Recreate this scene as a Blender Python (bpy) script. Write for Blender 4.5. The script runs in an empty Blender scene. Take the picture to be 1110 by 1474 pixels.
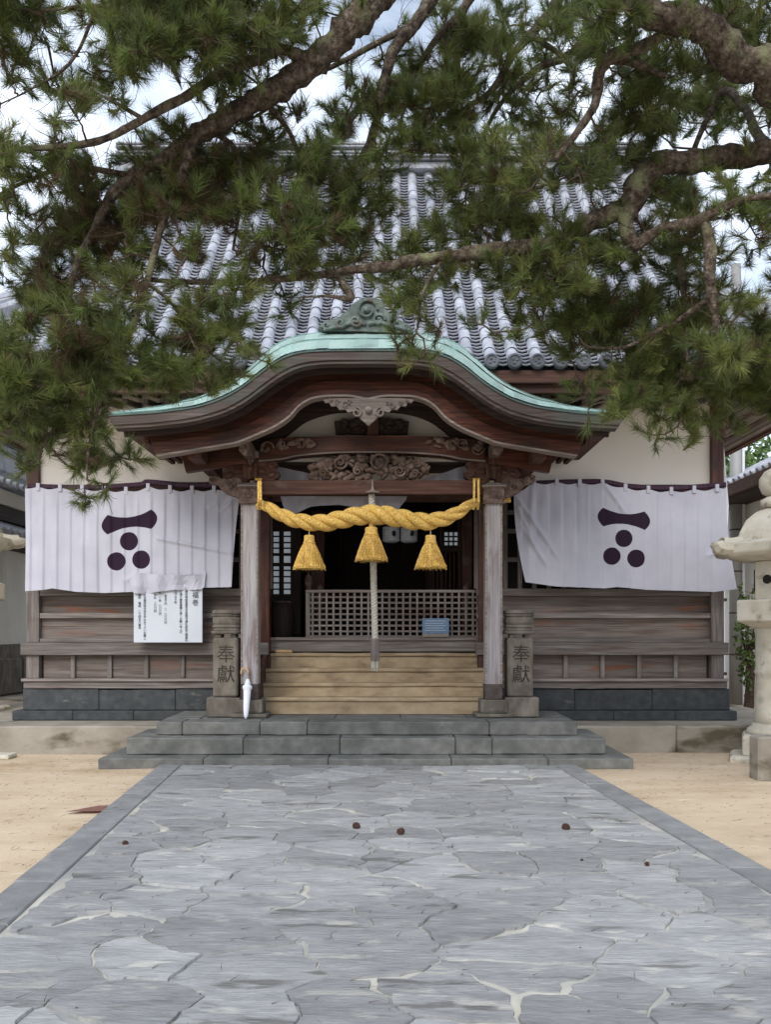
import bpy, bmesh, math, random
import numpy as np
from mathutils import Vector, Matrix, noise
random.seed(7); np.random.seed(7)
sc = bpy.context.scene
COL = sc.collection
F, CX, HY, EYE = 1300.0, 555.0, 908.0, 1.5

# ---------------------------------------------------------------- camera, light, exposure
cam = bpy.data.cameras.new('camera'); camo = bpy.data.objects.new('camera', cam); COL.objects.link(camo)
camo.location = (0, 0, EYE); camo.rotation_euler = (math.radians(90), 0, 0)
cam.sensor_fit = 'VERTICAL'; cam.sensor_height = 36; cam.lens = 36*F/1474
cam.shift_y = (HY-737)/1474; cam.clip_end = 2000; cam.clip_start = .05
sc.camera = camo
SUN_EL, SUN_AZ = math.radians(37), math.radians(196)     # azimuth clockwise from +Y
w = bpy.data.worlds.new('World'); sc.world = w; w.use_nodes = True
nt = w.node_tree; nt.nodes.clear()
def wn(t, **k):
    n = nt.nodes.new(t)
    for a, b in k.items(): setattr(n, a, b)
    return n
sky = wn('ShaderNodeTexSky', sky_type='NISHITA', sun_disc=False, sun_elevation=SUN_EL, sun_rotation=SUN_AZ, air_density=1.2, dust_density=2.0)
tc = wn('ShaderNodeTexCoord'); mp = wn('ShaderNodeMapping'); mp.inputs['Scale'].default_value = (1, 1, 2.2)
cn = wn('ShaderNodeTexNoise'); cn.inputs['Scale'].default_value = 2.6; cn.inputs['Detail'].default_value = 7; cn.inputs['Roughness'].default_value = .55
cr = wn('ShaderNodeValToRGB'); cr.color_ramp.elements[0].position = .30; cr.color_ramp.elements[1].position = .56
cn2 = wn('ShaderNodeTexNoise'); cn2.inputs['Scale'].default_value = 5; cn2.inputs['Detail'].default_value = 5
cr2 = wn('ShaderNodeValToRGB'); cr2.color_ramp.elements[0].color = (7.4, 8.5, 10.4, 1); cr2.color_ramp.elements[1].color = (10.8, 11.6, 12.8, 1)
mx = wn('ShaderNodeMix', data_type='RGBA')
bg = wn('ShaderNodeBackground'); bg.inputs[1].default_value = .1
ow = wn('ShaderNodeOutputWorld')
L = nt.links.new
L(tc.outputs['Generated'], mp.inputs[0]); L(mp.outputs[0], cn.inputs['Vector']); L(mp.outputs[0], cn2.inputs['Vector'])
L(cn.outputs[0], cr.inputs[0]); L(cn2.outputs[0], cr2.inputs[0])
L(cr.outputs[0], mx.inputs[0]); L(sky.outputs[0], mx.inputs[6]); L(cr2.outputs[0], mx.inputs[7]); L(mx.outputs[2], bg.inputs[0]); L(bg.outputs[0], ow.inputs[0])
sl = bpy.data.lights.new('sun', 'SUN'); sl.energy = 1.5; sl.angle = math.radians(28); sl.color = (1, .96, .9)
so = bpy.data.objects.new('sun', sl); COL.objects.link(so)
d = Vector((math.sin(SUN_AZ)*math.cos(SUN_EL), math.cos(SUN_AZ)*math.cos(SUN_EL), math.sin(SUN_EL)))
so.rotation_euler = d.to_track_quat('Z', 'Y').to_euler(); so.location = (0, -5, 20)
vs = sc.view_settings; sc.display_settings.display_device = 'sRGB'
vs.view_transform = 'Standard'; vs.look = 'None'; vs.gamma = 1; vs.use_curve_mapping = False; vs.exposure = 0.58
sc.cycles.max_bounces = 8

# ---------------------------------------------------------------- geometry of the view: pixel at a known depth -> point
def PX(px, D): return (px-CX)/F*D
def PZ(py, D): return EYE-(py-HY)/F*D
def P(px, py, D): return Vector((PX(px, D), D, PZ(py, D)))

# ---------------------------------------------------------------- materials
MATS = {}
def mat(name, stops, sc3=(3, 3, 3), detail=6, rough=.8, bump=.3, bsc=None, rnd=.15, coord='pos', over=None, over2=None, metal=0, spec=.3, bdist=.01, rsoft=.6):
    """stops: [(pos, rgb)...] over a noise; over: (rgb, scale3, lo, hi) lays a second tone by another noise"""
    m = bpy.data.materials.new(name); m.use_nodes = True; t = m.node_tree; t.nodes.clear()
    N = t.nodes.new; K = t.links.new
    out = N('ShaderNodeOutputMaterial'); b = N('ShaderNodeBsdfPrincipled'); K(b.outputs[0], out.inputs[0])
    b.inputs['Roughness'].default_value = rough; b.inputs['Metallic'].default_value = metal
    b.inputs['Specular IOR Level'].default_value = spec
    if coord == 'pos': src = N('ShaderNodeNewGeometry').outputs['Position']
    else: src = N('ShaderNodeTexCoord').outputs['Object']
    oi = N('ShaderNodeObjectInfo')
    # every object its own patch of the grain
    add = N('ShaderNodeVectorMath'); add.operation = 'MULTIPLY_ADD'
    cmb = N('ShaderNodeCombineXYZ')
    for i in range(3): K(oi.outputs['Random'], cmb.inputs[i])
    K(cmb.outputs[0], add.inputs[0]); add.inputs[1].default_value = (17, 29, 41) if coord != 'pos' else (.0, .0, .0); K(src, add.inputs[2])
    def noi(s3, det, ro=.55):
        mp = N('ShaderNodeMapping'); mp.inputs['Scale'].default_value = s3; K(add.outputs[0], mp.inputs[0])
        n = N('ShaderNodeTexNoise'); n.inputs['Scale'].default_value = 1; n.inputs['Detail'].default_value = det; n.inputs['Roughness'].default_value = ro
        K(mp.outputs[0], n.inputs['Vector']); return n.outputs[0]
    n1 = noi(sc3, detail, rsoft)
    r = N('ShaderNodeValToRGB'); K(n1, r.inputs[0]); e = r.color_ramp.elements
    while len(e) < len(stops): e.new(.5)
    for i, (p, c) in enumerate(stops): e[i].position = p; e[i].color = (*c, 1)
    col = r.outputs[0]
    for ov in (over, over2):
        if not ov: continue
        c2, s2, lo, hi = ov
        n2 = noi(s2, 6); mr = N('ShaderNodeMapRange'); mr.inputs[1].default_value = lo; mr.inputs[2].default_value = hi; K(n2, mr.inputs[0])
        mi = N('ShaderNodeMix'); mi.data_type = 'RGBA'; K(mr.outputs[0], mi.inputs[0]); K(col, mi.inputs[6]); mi.inputs[7].default_value = (*c2, 1); col = mi.outputs[2]
    if rnd:
        mr = N('ShaderNodeMapRange'); mr.inputs[3].default_value = 1-rnd; mr.inputs[4].default_value = 1+rnd; K(oi.outputs['Random'], mr.inputs[0])
        hs = N('ShaderNodeHueSaturation'); K(mr.outputs[0], hs.inputs['Value']); K(col, hs.inputs['Color']); col = hs.outputs[0]
    K(col, b.inputs['Base Color'])
    if bump:
        nb = noi(bsc or tuple(3*x for x in sc3), 8, .6)
        bp = N('ShaderNodeBump'); bp.inputs['Strength'].default_value = bump; bp.inputs['Distance'].default_value = bdist; K(nb, bp.inputs['Height']); K(bp.outputs[0], b.inputs['Normal'])
    MATS[name] = m; return m
def wood(name, a, b_, c, axis, rnd=.18, over=None, rough=.75, bump=.5, over2=None):
    s = [34, 34, 34]; s['xyz'.index(axis)] = 1.6
    return mat(name, [(.28, a), (.5, b_), (.72, c)], tuple(s), 5, rough, bump, tuple(2*x for x in s), rnd, over=over, over2=over2, bdist=.004)
GREY = ((.085, .072, .066), (.155, .134, .124), (.25, .225, .21))
RED = ((.12, .045, .027), (3, 3, 12), .52, .68)
for ax in 'xyz':
    wood('grey_wood_'+ax, *GREY, ax, over=((.10, .052, .036), (.9, 2, 5), .56, .76))
    wood('brown_wood_'+ax, (.035, .017, .012), (.072, .033, .024), (.115, .062, .046), ax, over=((.14, .12, .11), (2, 3, 3), .60, .80))
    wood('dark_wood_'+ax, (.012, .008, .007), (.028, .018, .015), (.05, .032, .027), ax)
    wood('red_wood_'+ax, (.028, .009, .006), (.065, .021, .012), (.13, .045, .026), ax, rough=.42, over=((.03, .015, .011), (2, 3, 4), .48, .7))
wood('panel_wood', (.065, .049, .042), (.12, .096, .084), (.19, .165, .15), 'x', over=((.19, .065, .03), (.8, 2, 6), .56, .70), over2=((.16, .14, .13), (1.2, 1, 5), .5, .8))
wood('fascia_wood', (.045, .032, .028), (.085, .064, .057), (.15, .12, .11), 'x', over=((.075, .095, .085), (1.2, 2, 3), .50, .72))
wood('trim_wood', (.12, .095, .085), (.21, .175, .158), (.31, .27, .25), 'x')
wood('column_wood', (.17, .15, .15), (.27, .25, .255), (.38, .36, .37), 'z', over=((.12, .07, .06), (5, 5, 1.1), .54, .7))
mat('carved_wood', [(.3, (.055, .034, .027)), (.55, (.14, .098, .08)), (.75, (.27, .21, .18))], (14, 14, 14), bump=.5, rough=.85)
mat('dark_carving', [(.3, (.02, .014, .011)), (.7, (.06, .045, .036))], (14, 14, 14), bump=.5)
mat('iron', [(.3, (.03, .022, .02)), (.7, (.09, .07, .062))], (12, 12, 12), rough=.6, bump=.3)
mat('plaster', [(.3, (.78, .73, .66)), (.7, (.84, .80, .74))], (.7, .7, .5), 7, .95, .12, (30, 30, 30), 0, over=((.66, .6, .53), (.5, .5, .25), .55, .9), bdist=.004)
mat('white_plaster', [(.3, (.6, .58, .53)), (.7, (.74, .72, .68))], (1, 1, .6), 7, .95, .12, (30, 30, 30), 0, over=((.42, .40, .36), (1.5, 1.5, .6), .58, .8), bdist=.004)
mat('dark_stone', [(.3, (.036, .040, .043)), (.55, (.056, .061, .064)), (.8, (.085, .09, .092))], (9, 9, 9), 8, .85, .5, (60, 60, 60), .12, over=((.15, .145, .13), (3, 3, 8), .66, .74))
mat('step_stone', [(.25, (.10, .10, .093)), (.5, (.15, .15, .14)), (.8, (.24, .238, .222))], (6, 6, 6), 9, .88, .6, (70, 70, 70), .10, over=((.085, .09, .082), (2, 2, 2), .5, .72), bdist=.005)
mat('tan_stone', [(.25, (.26, .19, .115)), (.5, (.36, .275, .175)), (.8, (.46, .37, .25))], (4, 4, 7), 9, .9, .5, (50, 50, 50), .08, over=((.19, .14, .09), (2.5, 2.5, 6), .54, .72), bdist=.004)
mat('concrete', [(.25, (.20, .175, .14)), (.5, (.29, .26, .215)), (.8, (.38, .35, .30))], (2, 2, 3), 9, .92, .4, (40, 40, 40), 0, over=((.10, .082, .055), (.6, .7, 1.3), .51, .57), bdist=.004)
mat('post_stone', [(.25, (.085, .073, .06)), (.5, (.15, .132, .108)), (.8, (.25, .225, .19))], (8, 8, 4), 9, .9, .6, (60, 60, 60), .1, over=((.08, .068, .055), (3, 3, 2), .52, .72), bdist=.004)
mat('granite', [(.25, (.40, .365, .29)), (.5, (.54, .505, .42)), (.8, (.66, .62, .54))], (4, 4, 4), 9, .9, .6, (60, 60, 60), .05, over=((.17, .14, .10), (2.5, 2.5, 2.5), .56, .72), over2=((.24, .21, .14), (6, 6, 6), .6, .72), bdist=.005)
mat('carved_mark', [(.3, (.03, .025, .02)), (.7, (.06, .05, .04))], bump=0, rough=.95)
mat('tile', [(.25, (.26, .275, .32)), (.5, (.36, .375, .425)), (.75, (.47, .485, .53))], (7, 7, 7), 8, .55, .35, (50, 50, 50), .2, over=((.19, .205, .24), (2.5, 2.5, 2.5), .52, .68), over2=((.45, .43, .34), (9, 9, 9), .64, .74), bdist=.004)
mat('dark_tile', [(.25, (.045, .05, .062)), (.7, (.12, .13, .15))], (8, 8, 8), 7, .5, .3, None, .2)
mat('copper', [(.25, (.42, .59, .535)), (.5, (.54, .71, .655)), (.75, (.66, .79, .745))], (3, 3, 3), 8, .62, .2, (20, 20, 20), .13, over=((.26, .38, .33), (2, 5, 5), .60, .80), over2=((.60, .70, .66), (6, 6, 6), .6, .74), bdist=.004)
mat('copper_edge', [(.25, (.05, .085, .085)), (.75, (.12, .175, .17))], (5, 5, 5), 6, .6, .2)
mat('bronze', [(.25, (.045, .055, .05)), (.5, (.12, .155, .14)), (.75, (.25, .32, .29))], (12, 12, 12), 8, .6, .4, None, .1, over=((.10, .075, .06), (6, 6, 6), .54, .66))
mat('mortar', [(.25, (.38, .35, .29)), (.5, (.50, .475, .41)), (.8, (.60, .58, .51))], (5, 5, 5), 9, .95, .5, (60, 60, 60), 0, over=((.27, .27, .265), (1.1, 1.1, 1.1), .42, .60), bdist=.005)
mat('slate', [(.24, (.15, .15, .152)), (.42, (.255, .255, .255)), (.58, (.325, .324, .322)), (.80, (.47, .465, .45))], (2.9, 7, 3), 13, .72, .8, (7, 24, 10), .22, coord='obj', over=((.155, .15, .142), (1.8, 7, 1), .61, .67), over2=((.42, .405, .37), (3.5, 9, 3), .60, .68), bdist=.022, rsoft=.74)
mat('kerb_stone', [(.22, (.15, .15, .15)), (.5, (.21, .211, .211)), (.8, (.29, .288, .283))], (6, 6, 6), 9, .8, .5, (50, 50, 50), .10, over=((.32, .31, .28), (3, 3, 3), .62, .75), bdist=.005)
mat('sand', [(.25, (.43, .325, .215)), (.5, (.54, .425, .295)), (.8, (.63, .515, .38))], (1.2, 2.2, 1), 11, .97, .7, (30, 30, 30), 0, over=((.36, .25, .145), (.35, 1.0, 1), .53, .70), over2=((.62, .53, .40), (2.5, 6, 1), .6, .74), bdist=.01, rsoft=.7)
mat('cloth', [(.3, (.42, .425, .50)), (.7, (.48, .485, .56))], (3, 3, 3), 4, .95, .05, (200, 200, 200), 0)
mat('purple_rope', [(.3, (.03, .012, .03)), (.7, (.07, .04, .06))], (60, 10, 10), rnd=0)
mat('straw', [(.30, (.30, .17, .035)), (.5, (.66, .42, .10)), (.70, (.84, .62, .24))], (60, 60, 60), 5, .85, .8, (90, 90, 90), .06, bdist=.006)
mat('hemp', [(.3, (.36, .33, .27)), (.7, (.6, .57, .5))], (60, 60, 60), 4, .9, .6, None, 0)
mat('paper', [(.3, (.50, .54, .61)), (.7, (.56, .60, .66))], (2, 2, 2), bump=0, rnd=0, rough=.6)
mat('ink', [(.3, (.02, .02, .03)), (.7, (.04, .04, .05))], bump=0, rnd=0)
mat('blue_print', [(.3, (.10, .17, .27)), (.7, (.17, .26, .37))], (30, 3, 60), rnd=0, bump=0)
mat('white_plastic', [(.3, (.7, .72, .78)), (.7, (.8, .82, .86))], rnd=0, rough=.35, bump=.1)
mat('bamboo', [(.3, (.42, .25, .11)), (.7, (.6, .42, .22))], rnd=0, rough=.4)
mat('grey_metal', [(.3, (.22, .22, .22)), (.7, (.34, .34, .33))], (3, 3, 1), rough=.5, bump=.1)
mat('black', [(.3, (.008, .007, .007)), (.7, (.018, .016, .015))], bump=0, rnd=.2)
mat('cone_brown', [(.3, (.045, .022, .018)), (.7, (.11, .06, .045))], (60, 60, 60))
mat('brick', [(.3, (.26, .13, .10)), (.7, (.38, .22, .17))], (12, 12, 12))
mat('bark', [(.34, (.022, .015, .012)), (.46, (.075, .054, .040)), (.57, (.14, .112, .085)), (.72, (.29, .265, .215))], (24, 24, 24), 9, .95, 1.0, (34, 34, 34), .0, over=((.21, .22, .12), (5, 5, 3.5), .56, .70), bdist=.04, rsoft=.7)
mat('twig', [(.3, (.03, .02, .016)), (.7, (.09, .06, .045))], (20, 20, 20), bump=0)
mat('leaf', [(.3, (.05, .09, .02)), (.7, (.12, .19, .05))], (6, 6, 6), bump=0, rough=.6)
mat('shoji', [(.3, (.35, .36, .37)), (.7, (.45, .46, .47))], bump=0)
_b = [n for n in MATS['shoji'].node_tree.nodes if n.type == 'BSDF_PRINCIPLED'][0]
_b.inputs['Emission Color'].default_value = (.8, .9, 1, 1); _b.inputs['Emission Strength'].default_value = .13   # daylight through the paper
mat('window_glass', [(.3, (.03, .05, .03)), (.7, (.07, .11, .05))], (4, 4, 4), rough=.15, bump=0, spec=.6)
# pine needles: tone stored per shoot
def needle_mat():
    m = bpy.data.materials.new('pine_needle'); m.use_nodes = True; t = m.node_tree; t.nodes.clear(); N = t.nodes.new; K = t.links.new
    out = N('ShaderNodeOutputMaterial'); a = N('ShaderNodeAttribute'); a.attribute_name = 'tint'
    df = N('ShaderNodeBsdfPrincipled'); df.inputs['Roughness'].default_value = .5; df.inputs['Specular IOR Level'].default_value = .35
    tr = N('ShaderNodeBsdfTranslucent'); mi = N('ShaderNodeMixShader'); mi.inputs[0].default_value = .35
    K(a.outputs['Color'], df.inputs['Base Color']); K(a.outputs['Color'], tr.inputs[0]); K(df.outputs[0], mi.inputs[1]); K(tr.outputs[0], mi.inputs[2]); K(mi.outputs[0], out.inputs[0])
    MATS['needle'] = m
needle_mat()

# ---------------------------------------------------------------- object helpers
WL = {}
def tag(o, label=None, cat=None, group=None, kind=None):
    if label: o['label'] = label
    if cat: o['category'] = cat
    if group: o['group'] = group
    if kind: o['kind'] = kind
    return o
def empty(name, loc, **k):
    o = bpy.data.objects.new(name, None); COL.objects.link(o); o.location = loc; WL[o] = Vector(loc); o.empty_display_size = .2
    return tag(o, **k)
def link(name, me, m, parent=None, loc=(0, 0, 0), **k):
    if m and not me.materials: me.materials.append(MATS[m] if isinstance(m, str) else m)
    o = bpy.data.objects.new(name, me); COL.objects.link(o); loc = Vector(loc); WL[o] = loc
    if parent: o.parent = parent; o.location = loc-WL[parent]
    else: o.location = loc
    return tag(o, **k)
def from_bm(name, bm, m, parent=None, smooth=False, base=False, **k):
    bb = [v.co for v in bm.verts]
    c = Vector(((min(v.x for v in bb)+max(v.x for v in bb))/2, (min(v.y for v in bb)+max(v.y for v in bb))/2, min(v.z for v in bb) if base else (min(v.z for v in bb)+max(v.z for v in bb))/2))
    bmesh.ops.translate(bm, verts=bm.verts, vec=-c)
    bmesh.ops.recalc_face_normals(bm, faces=bm.faces)
    me = bpy.data.meshes.new(name); bm.to_mesh(me); bm.free()
    if smooth: me.polygons.foreach_set('use_smooth', [True]*len(me.polygons))
    return link(name, me, m, parent, c, **k)
def add_box(bm, x0, x1, y0, y1, z0, z1, bev=.0, jit=0):
    vs = [bm.verts.new((x, y, z)) for z in (z0, z1) for y in (y0, y1) for x in (x0, x1)]
    if jit:
        for v in vs: v.co += Vector((random.uniform(-jit, jit), random.uniform(-jit, jit), random.uniform(-jit, jit)))
    fs = [bm.faces.new([vs[i] for i in q]) for q in ((0, 2, 3, 1), (4, 5, 7, 6), (0, 1, 5, 4), (2, 6, 7, 3), (0, 4, 6, 2), (1, 3, 7, 5))]
    if bev:
        es = list({e for f in fs for e in f.edges}); bmesh.ops.bevel(bm, geom=es, offset=bev, segments=1, affect='EDGES')
    return vs
def box(name, m, parent, x0, x1, y0, y1, z0, z1, bev=.006, jit=0, **k):
    bm = bmesh.new(); add_box(bm, min(x0, x1), max(x0, x1), y0, y1, min(z0, z1), max(z0, z1), bev, jit)
    return from_bm(name, bm, m, parent, **k)
def stone(name, m, parent, x0, x1, y0, y1, z0, z1, bev=.010, amp=.006, **k):
    bm = bmesh.new(); add_box(bm, x0, x1, y0, y1, z0, z1, 0)
    n = max(2, min(9, int((x1-x0)/.13)))
    bmesh.ops.subdivide_edges(bm, edges=[e for e in bm.edges if abs(e.verts[0].co.x-e.verts[1].co.x) > .05], cuts=n)
    bmesh.ops.bevel(bm, geom=[e for e in bm.edges if len(e.link_faces) == 2 and e.link_faces[0].normal.dot(e.link_faces[1].normal) < .5], offset=bev, segments=1, affect='EDGES')
    for v in bm.verts: p = v.co*5.3; v.co += Vector((noise.noise(p+Vector((3, 0, 0)))*.4, noise.noise(p*1.7+Vector((0, 7, 0))), noise.noise(p*1.7+Vector((0, 0, 5)))))*amp*1.6
    return from_bm(name, bm, m, parent, **k)
def pbox(name, m, parent, px0, px1, py0, py1, D, th, bev=.006, jit=0, **k):
    """a box whose front face stands at depth D behind those photo columns and rows"""
    return box(name, m, parent, PX(px0, D), PX(px1, D), D, D+th, PZ(py1, D), PZ(py0, D), bev, jit, **k)
def add_tube(bm, pts, rad, seg=8, cap=True, close=False):
    pts = [Vector(p) for p in pts]; n = len(pts); rad = rad if hasattr(rad, '__len__') else [rad]*n
    rings = []; up = Vector((.13, .3, .95)); prev = None
    for i, p in enumerate(pts):
        t = (pts[min(i+1, n-1)]-pts[max(i-1, 0)])
        if t.length < 1e-9: t = Vector((0, 0, 1))
        t.normalize()
        if prev is None:
            a = t.cross(up)
            if a.length < .1: a = t.cross(Vector((1, 0, 0)))
        else: a = prev-t*prev.dot(t)
        a.normalize(); prev = a; b = t.cross(a)
        rings.append([bm.verts.new(p+(a*math.cos(2*math.pi*j/seg)+b*math.sin(2*math.pi*j/seg))*rad[i]) for j in range(seg)])
    for r0, r1 in zip(rings, rings[1:]):
        for j in range(seg): bm.faces.new((r0[j], r0[(j+1) % seg], r1[(j+1) % seg], r1[j]))
    if cap: bm.faces.new(rings[0][::-1]); bm.faces.new(rings[-1])
    return rings
def add_lathe(bm, cx, cy, prof, seg=24, rot=0, f=None):
    rings = []
    for k, (r, z) in enumerate(prof):
        rr = []
        for j in range(seg):
            a = 2*math.pi*j/seg+rot; q = r*(f(a, k) if f else 1)
            rr.append(bm.verts.new((cx+q*math.cos(a), cy+q*math.sin(a), z)))
        rings.append(rr)
    for r0, r1 in zip(rings, rings[1:]):
        for j in range(seg): bm.faces.new((r0[j], r0[(j+1) % seg], r1[(j+1) % seg], r1[j]))
    bm.faces.new(rings[0][::-1]); bm.faces.new(rings[-1])
def smooth_poly(pts, n=4):
    out = []; N = len(pts)
    for i in range(N):
        p0, p1, p2, p3 = [np.array(pts[(i+k-1) % N], float) for k in range(4)]
        for s in range(n):
            t = s/n; out.append(tuple(.5*((2*p1)+(-p0+p2)*t+(2*p0-5*p1+4*p2-p3)*t*t+(-p0+3*p1-3*p2+p3)*t**3)))
    return out
def smooth_line(pts, n=6):
    pts = [np.array(p, float) for p in pts]; out = []
    q = [2*pts[0]-pts[1]]+pts+[2*pts[-1]-pts[-2]]
    for i in range(1, len(q)-2):
        p0, p1, p2, p3 = q[i-1:i+3]
        for s in range(n):
            t = s/n; out.append(.5*((2*p1)+(-p0+p2)*t+(2*p0-5*p1+4*p2-p3)*t*t+(-p0+3*p1-3*p2+p3)*t**3))
    out.append(pts[-1]); return out
def add_plate(bm, pts, D, th, bev=0):
    """solid cut from board: outline in photo pixels at depth D"""
    fr = [bm.verts.new(P(x, y, D)) for x, y in pts]; bk = [bm.verts.new(v.co+Vector((0, th, 0))) for v in fr]
    f1 = bm.faces.new(fr); bm.faces.new(bk[::-1]); n = len(fr)
    for i in range(n): bm.faces.new((fr[i], bk[i], bk[(i+1) % n], fr[(i+1) % n]))
    if bev: bmesh.ops.bevel(bm, geom=list(f1.edges), offset=bev, segments=2, affect='EDGES')
def plate(name, m, parent, pts, D, th, bev=.006, sm=0, **k):
    bm = bmesh.new(); add_plate(bm, smooth_poly(pts, sm) if sm else pts, D, th, bev); return from_bm(name, bm, m, parent, **k)
def add_blob(bm, c, r, seed=0, sub=2, amp=.15):
    m = Matrix.Translation(c) @ Matrix.Rotation(random.uniform(-.8, .8), 4, 'Y') @ Matrix.Diagonal((r[0], r[1], r[2], 1))
    g = bmesh.ops.create_icosphere(bm, subdivisions=sub, radius=1, matrix=m)
    for v in g['verts']: v.co += (v.co-Vector(c))*amp*noise.noise(v.co*18+Vector((seed, 0, 0)))*2
def add_spiral(bm, c, r0, turns, rt, D, flip=1, start=0):
    pts = []; n = int(turns*14)
    for i in range(n+1):
        t = i/n; a = start+flip*2*math.pi*turns*t; r = r0*(1-t*.85)
        pts.append((c[0]+r*math.cos(a), D-.02*t, c[1]+r*math.sin(a)))
    add_tube(bm, pts, [rt*(1-.4*i/n) for i in range(n+1)], 6)
def nmesh(name, V, Fq, attrs=None, smooth=False):
    """numpy vertices + faces of one size -> mesh"""
    V = np.asarray(V, np.float32); Fq = np.asarray(Fq, np.int32); k = Fq.shape[1]
    me = bpy.data.meshes.new(name); me.vertices.add(len(V)); me.vertices.foreach_set('co', V.ravel())
    me.loops.add(Fq.size); me.loops.foreach_set('vertex_index', Fq.ravel())
    me.polygons.add(len(Fq)); me.polygons.foreach_set('loop_start', np.arange(len(Fq), dtype=np.int32)*k)
    if smooth: me.polygons.foreach_set('use_smooth', np.ones(len(Fq), bool))
    if attrs is not None:
        a = me.color_attributes.new('tint', 'FLOAT_COLOR', 'POINT'); a.data.foreach_set('color', np.asarray(attrs, np.float32).ravel())
    me.update(calc_edges=True); me.validate(); return me
def text_mesh(s, size, depth=.002):
    c = bpy.data.curves.new('t', 'FONT'); c.body = s; c.size = size; c.extrude = depth; c.align_x = 'CENTER'; c.align_y = 'CENTER'; c.resolution_u = 2
    o = bpy.data.objects.new('t', c); COL.objects.link(o); dg = bpy.context.evaluated_depsgraph_get()
    me = bpy.data.meshes.new_from_object(o.evaluated_get(dg)); bpy.data.objects.remove(o); return me

# ================================================================ GROUND, PATH
def ground():
    bm = bmesh.new()
    xs = [-900, -120, -30]+[-14+i*.5 for i in range(57)]+[30, 120, 900]
    ys = [-900, -120, -30]+[-6+i*.35 for i in range(100)]+[60, 200, 900]
    g = [[bm.verts.new((x, y, (.022*noise.noise(Vector((x*.7, y*.5, 0)))+.008*noise.noise(Vector((x*3, y*3, 0)))-.012) if abs(x) < 14 and -6 < y < 29 else 0)) for x in xs] for y in ys]
    for a, b in zip(g, g[1:]):
        for i in range(len(xs)-1): bm.faces.new((a[i], a[i+1], b[i+1], b[i]))
    me = bpy.data.meshes.new('ground'); bm.to_mesh(me); bm.free()
    me.polygons.foreach_set('use_smooth', [True]*len(me.polygons))
    link('ground', me, 'sand', kind='structure', label='pale tan sandy forecourt on both sides of the stone path')
ground()
def pcx(b): return -.2+.066*(9.9-b)
PW = 2.03
def clip_cell(poly, nx, ny, c):
    out = []
    for i in range(len(poly)):
        a, b = poly[i], poly[(i+1) % len(poly)]
        da, db = a[0]*nx+a[1]*ny-c, b[0]*nx+b[1]*ny-c
        if da <= 0: out.append(a)
        if (da < 0 < db) or (db < 0 < da):
            t = da/(da-db); out.append((a[0]+(b[0]-a[0])*t, a[1]+(b[1]-a[1])*t))
    return out
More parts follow.
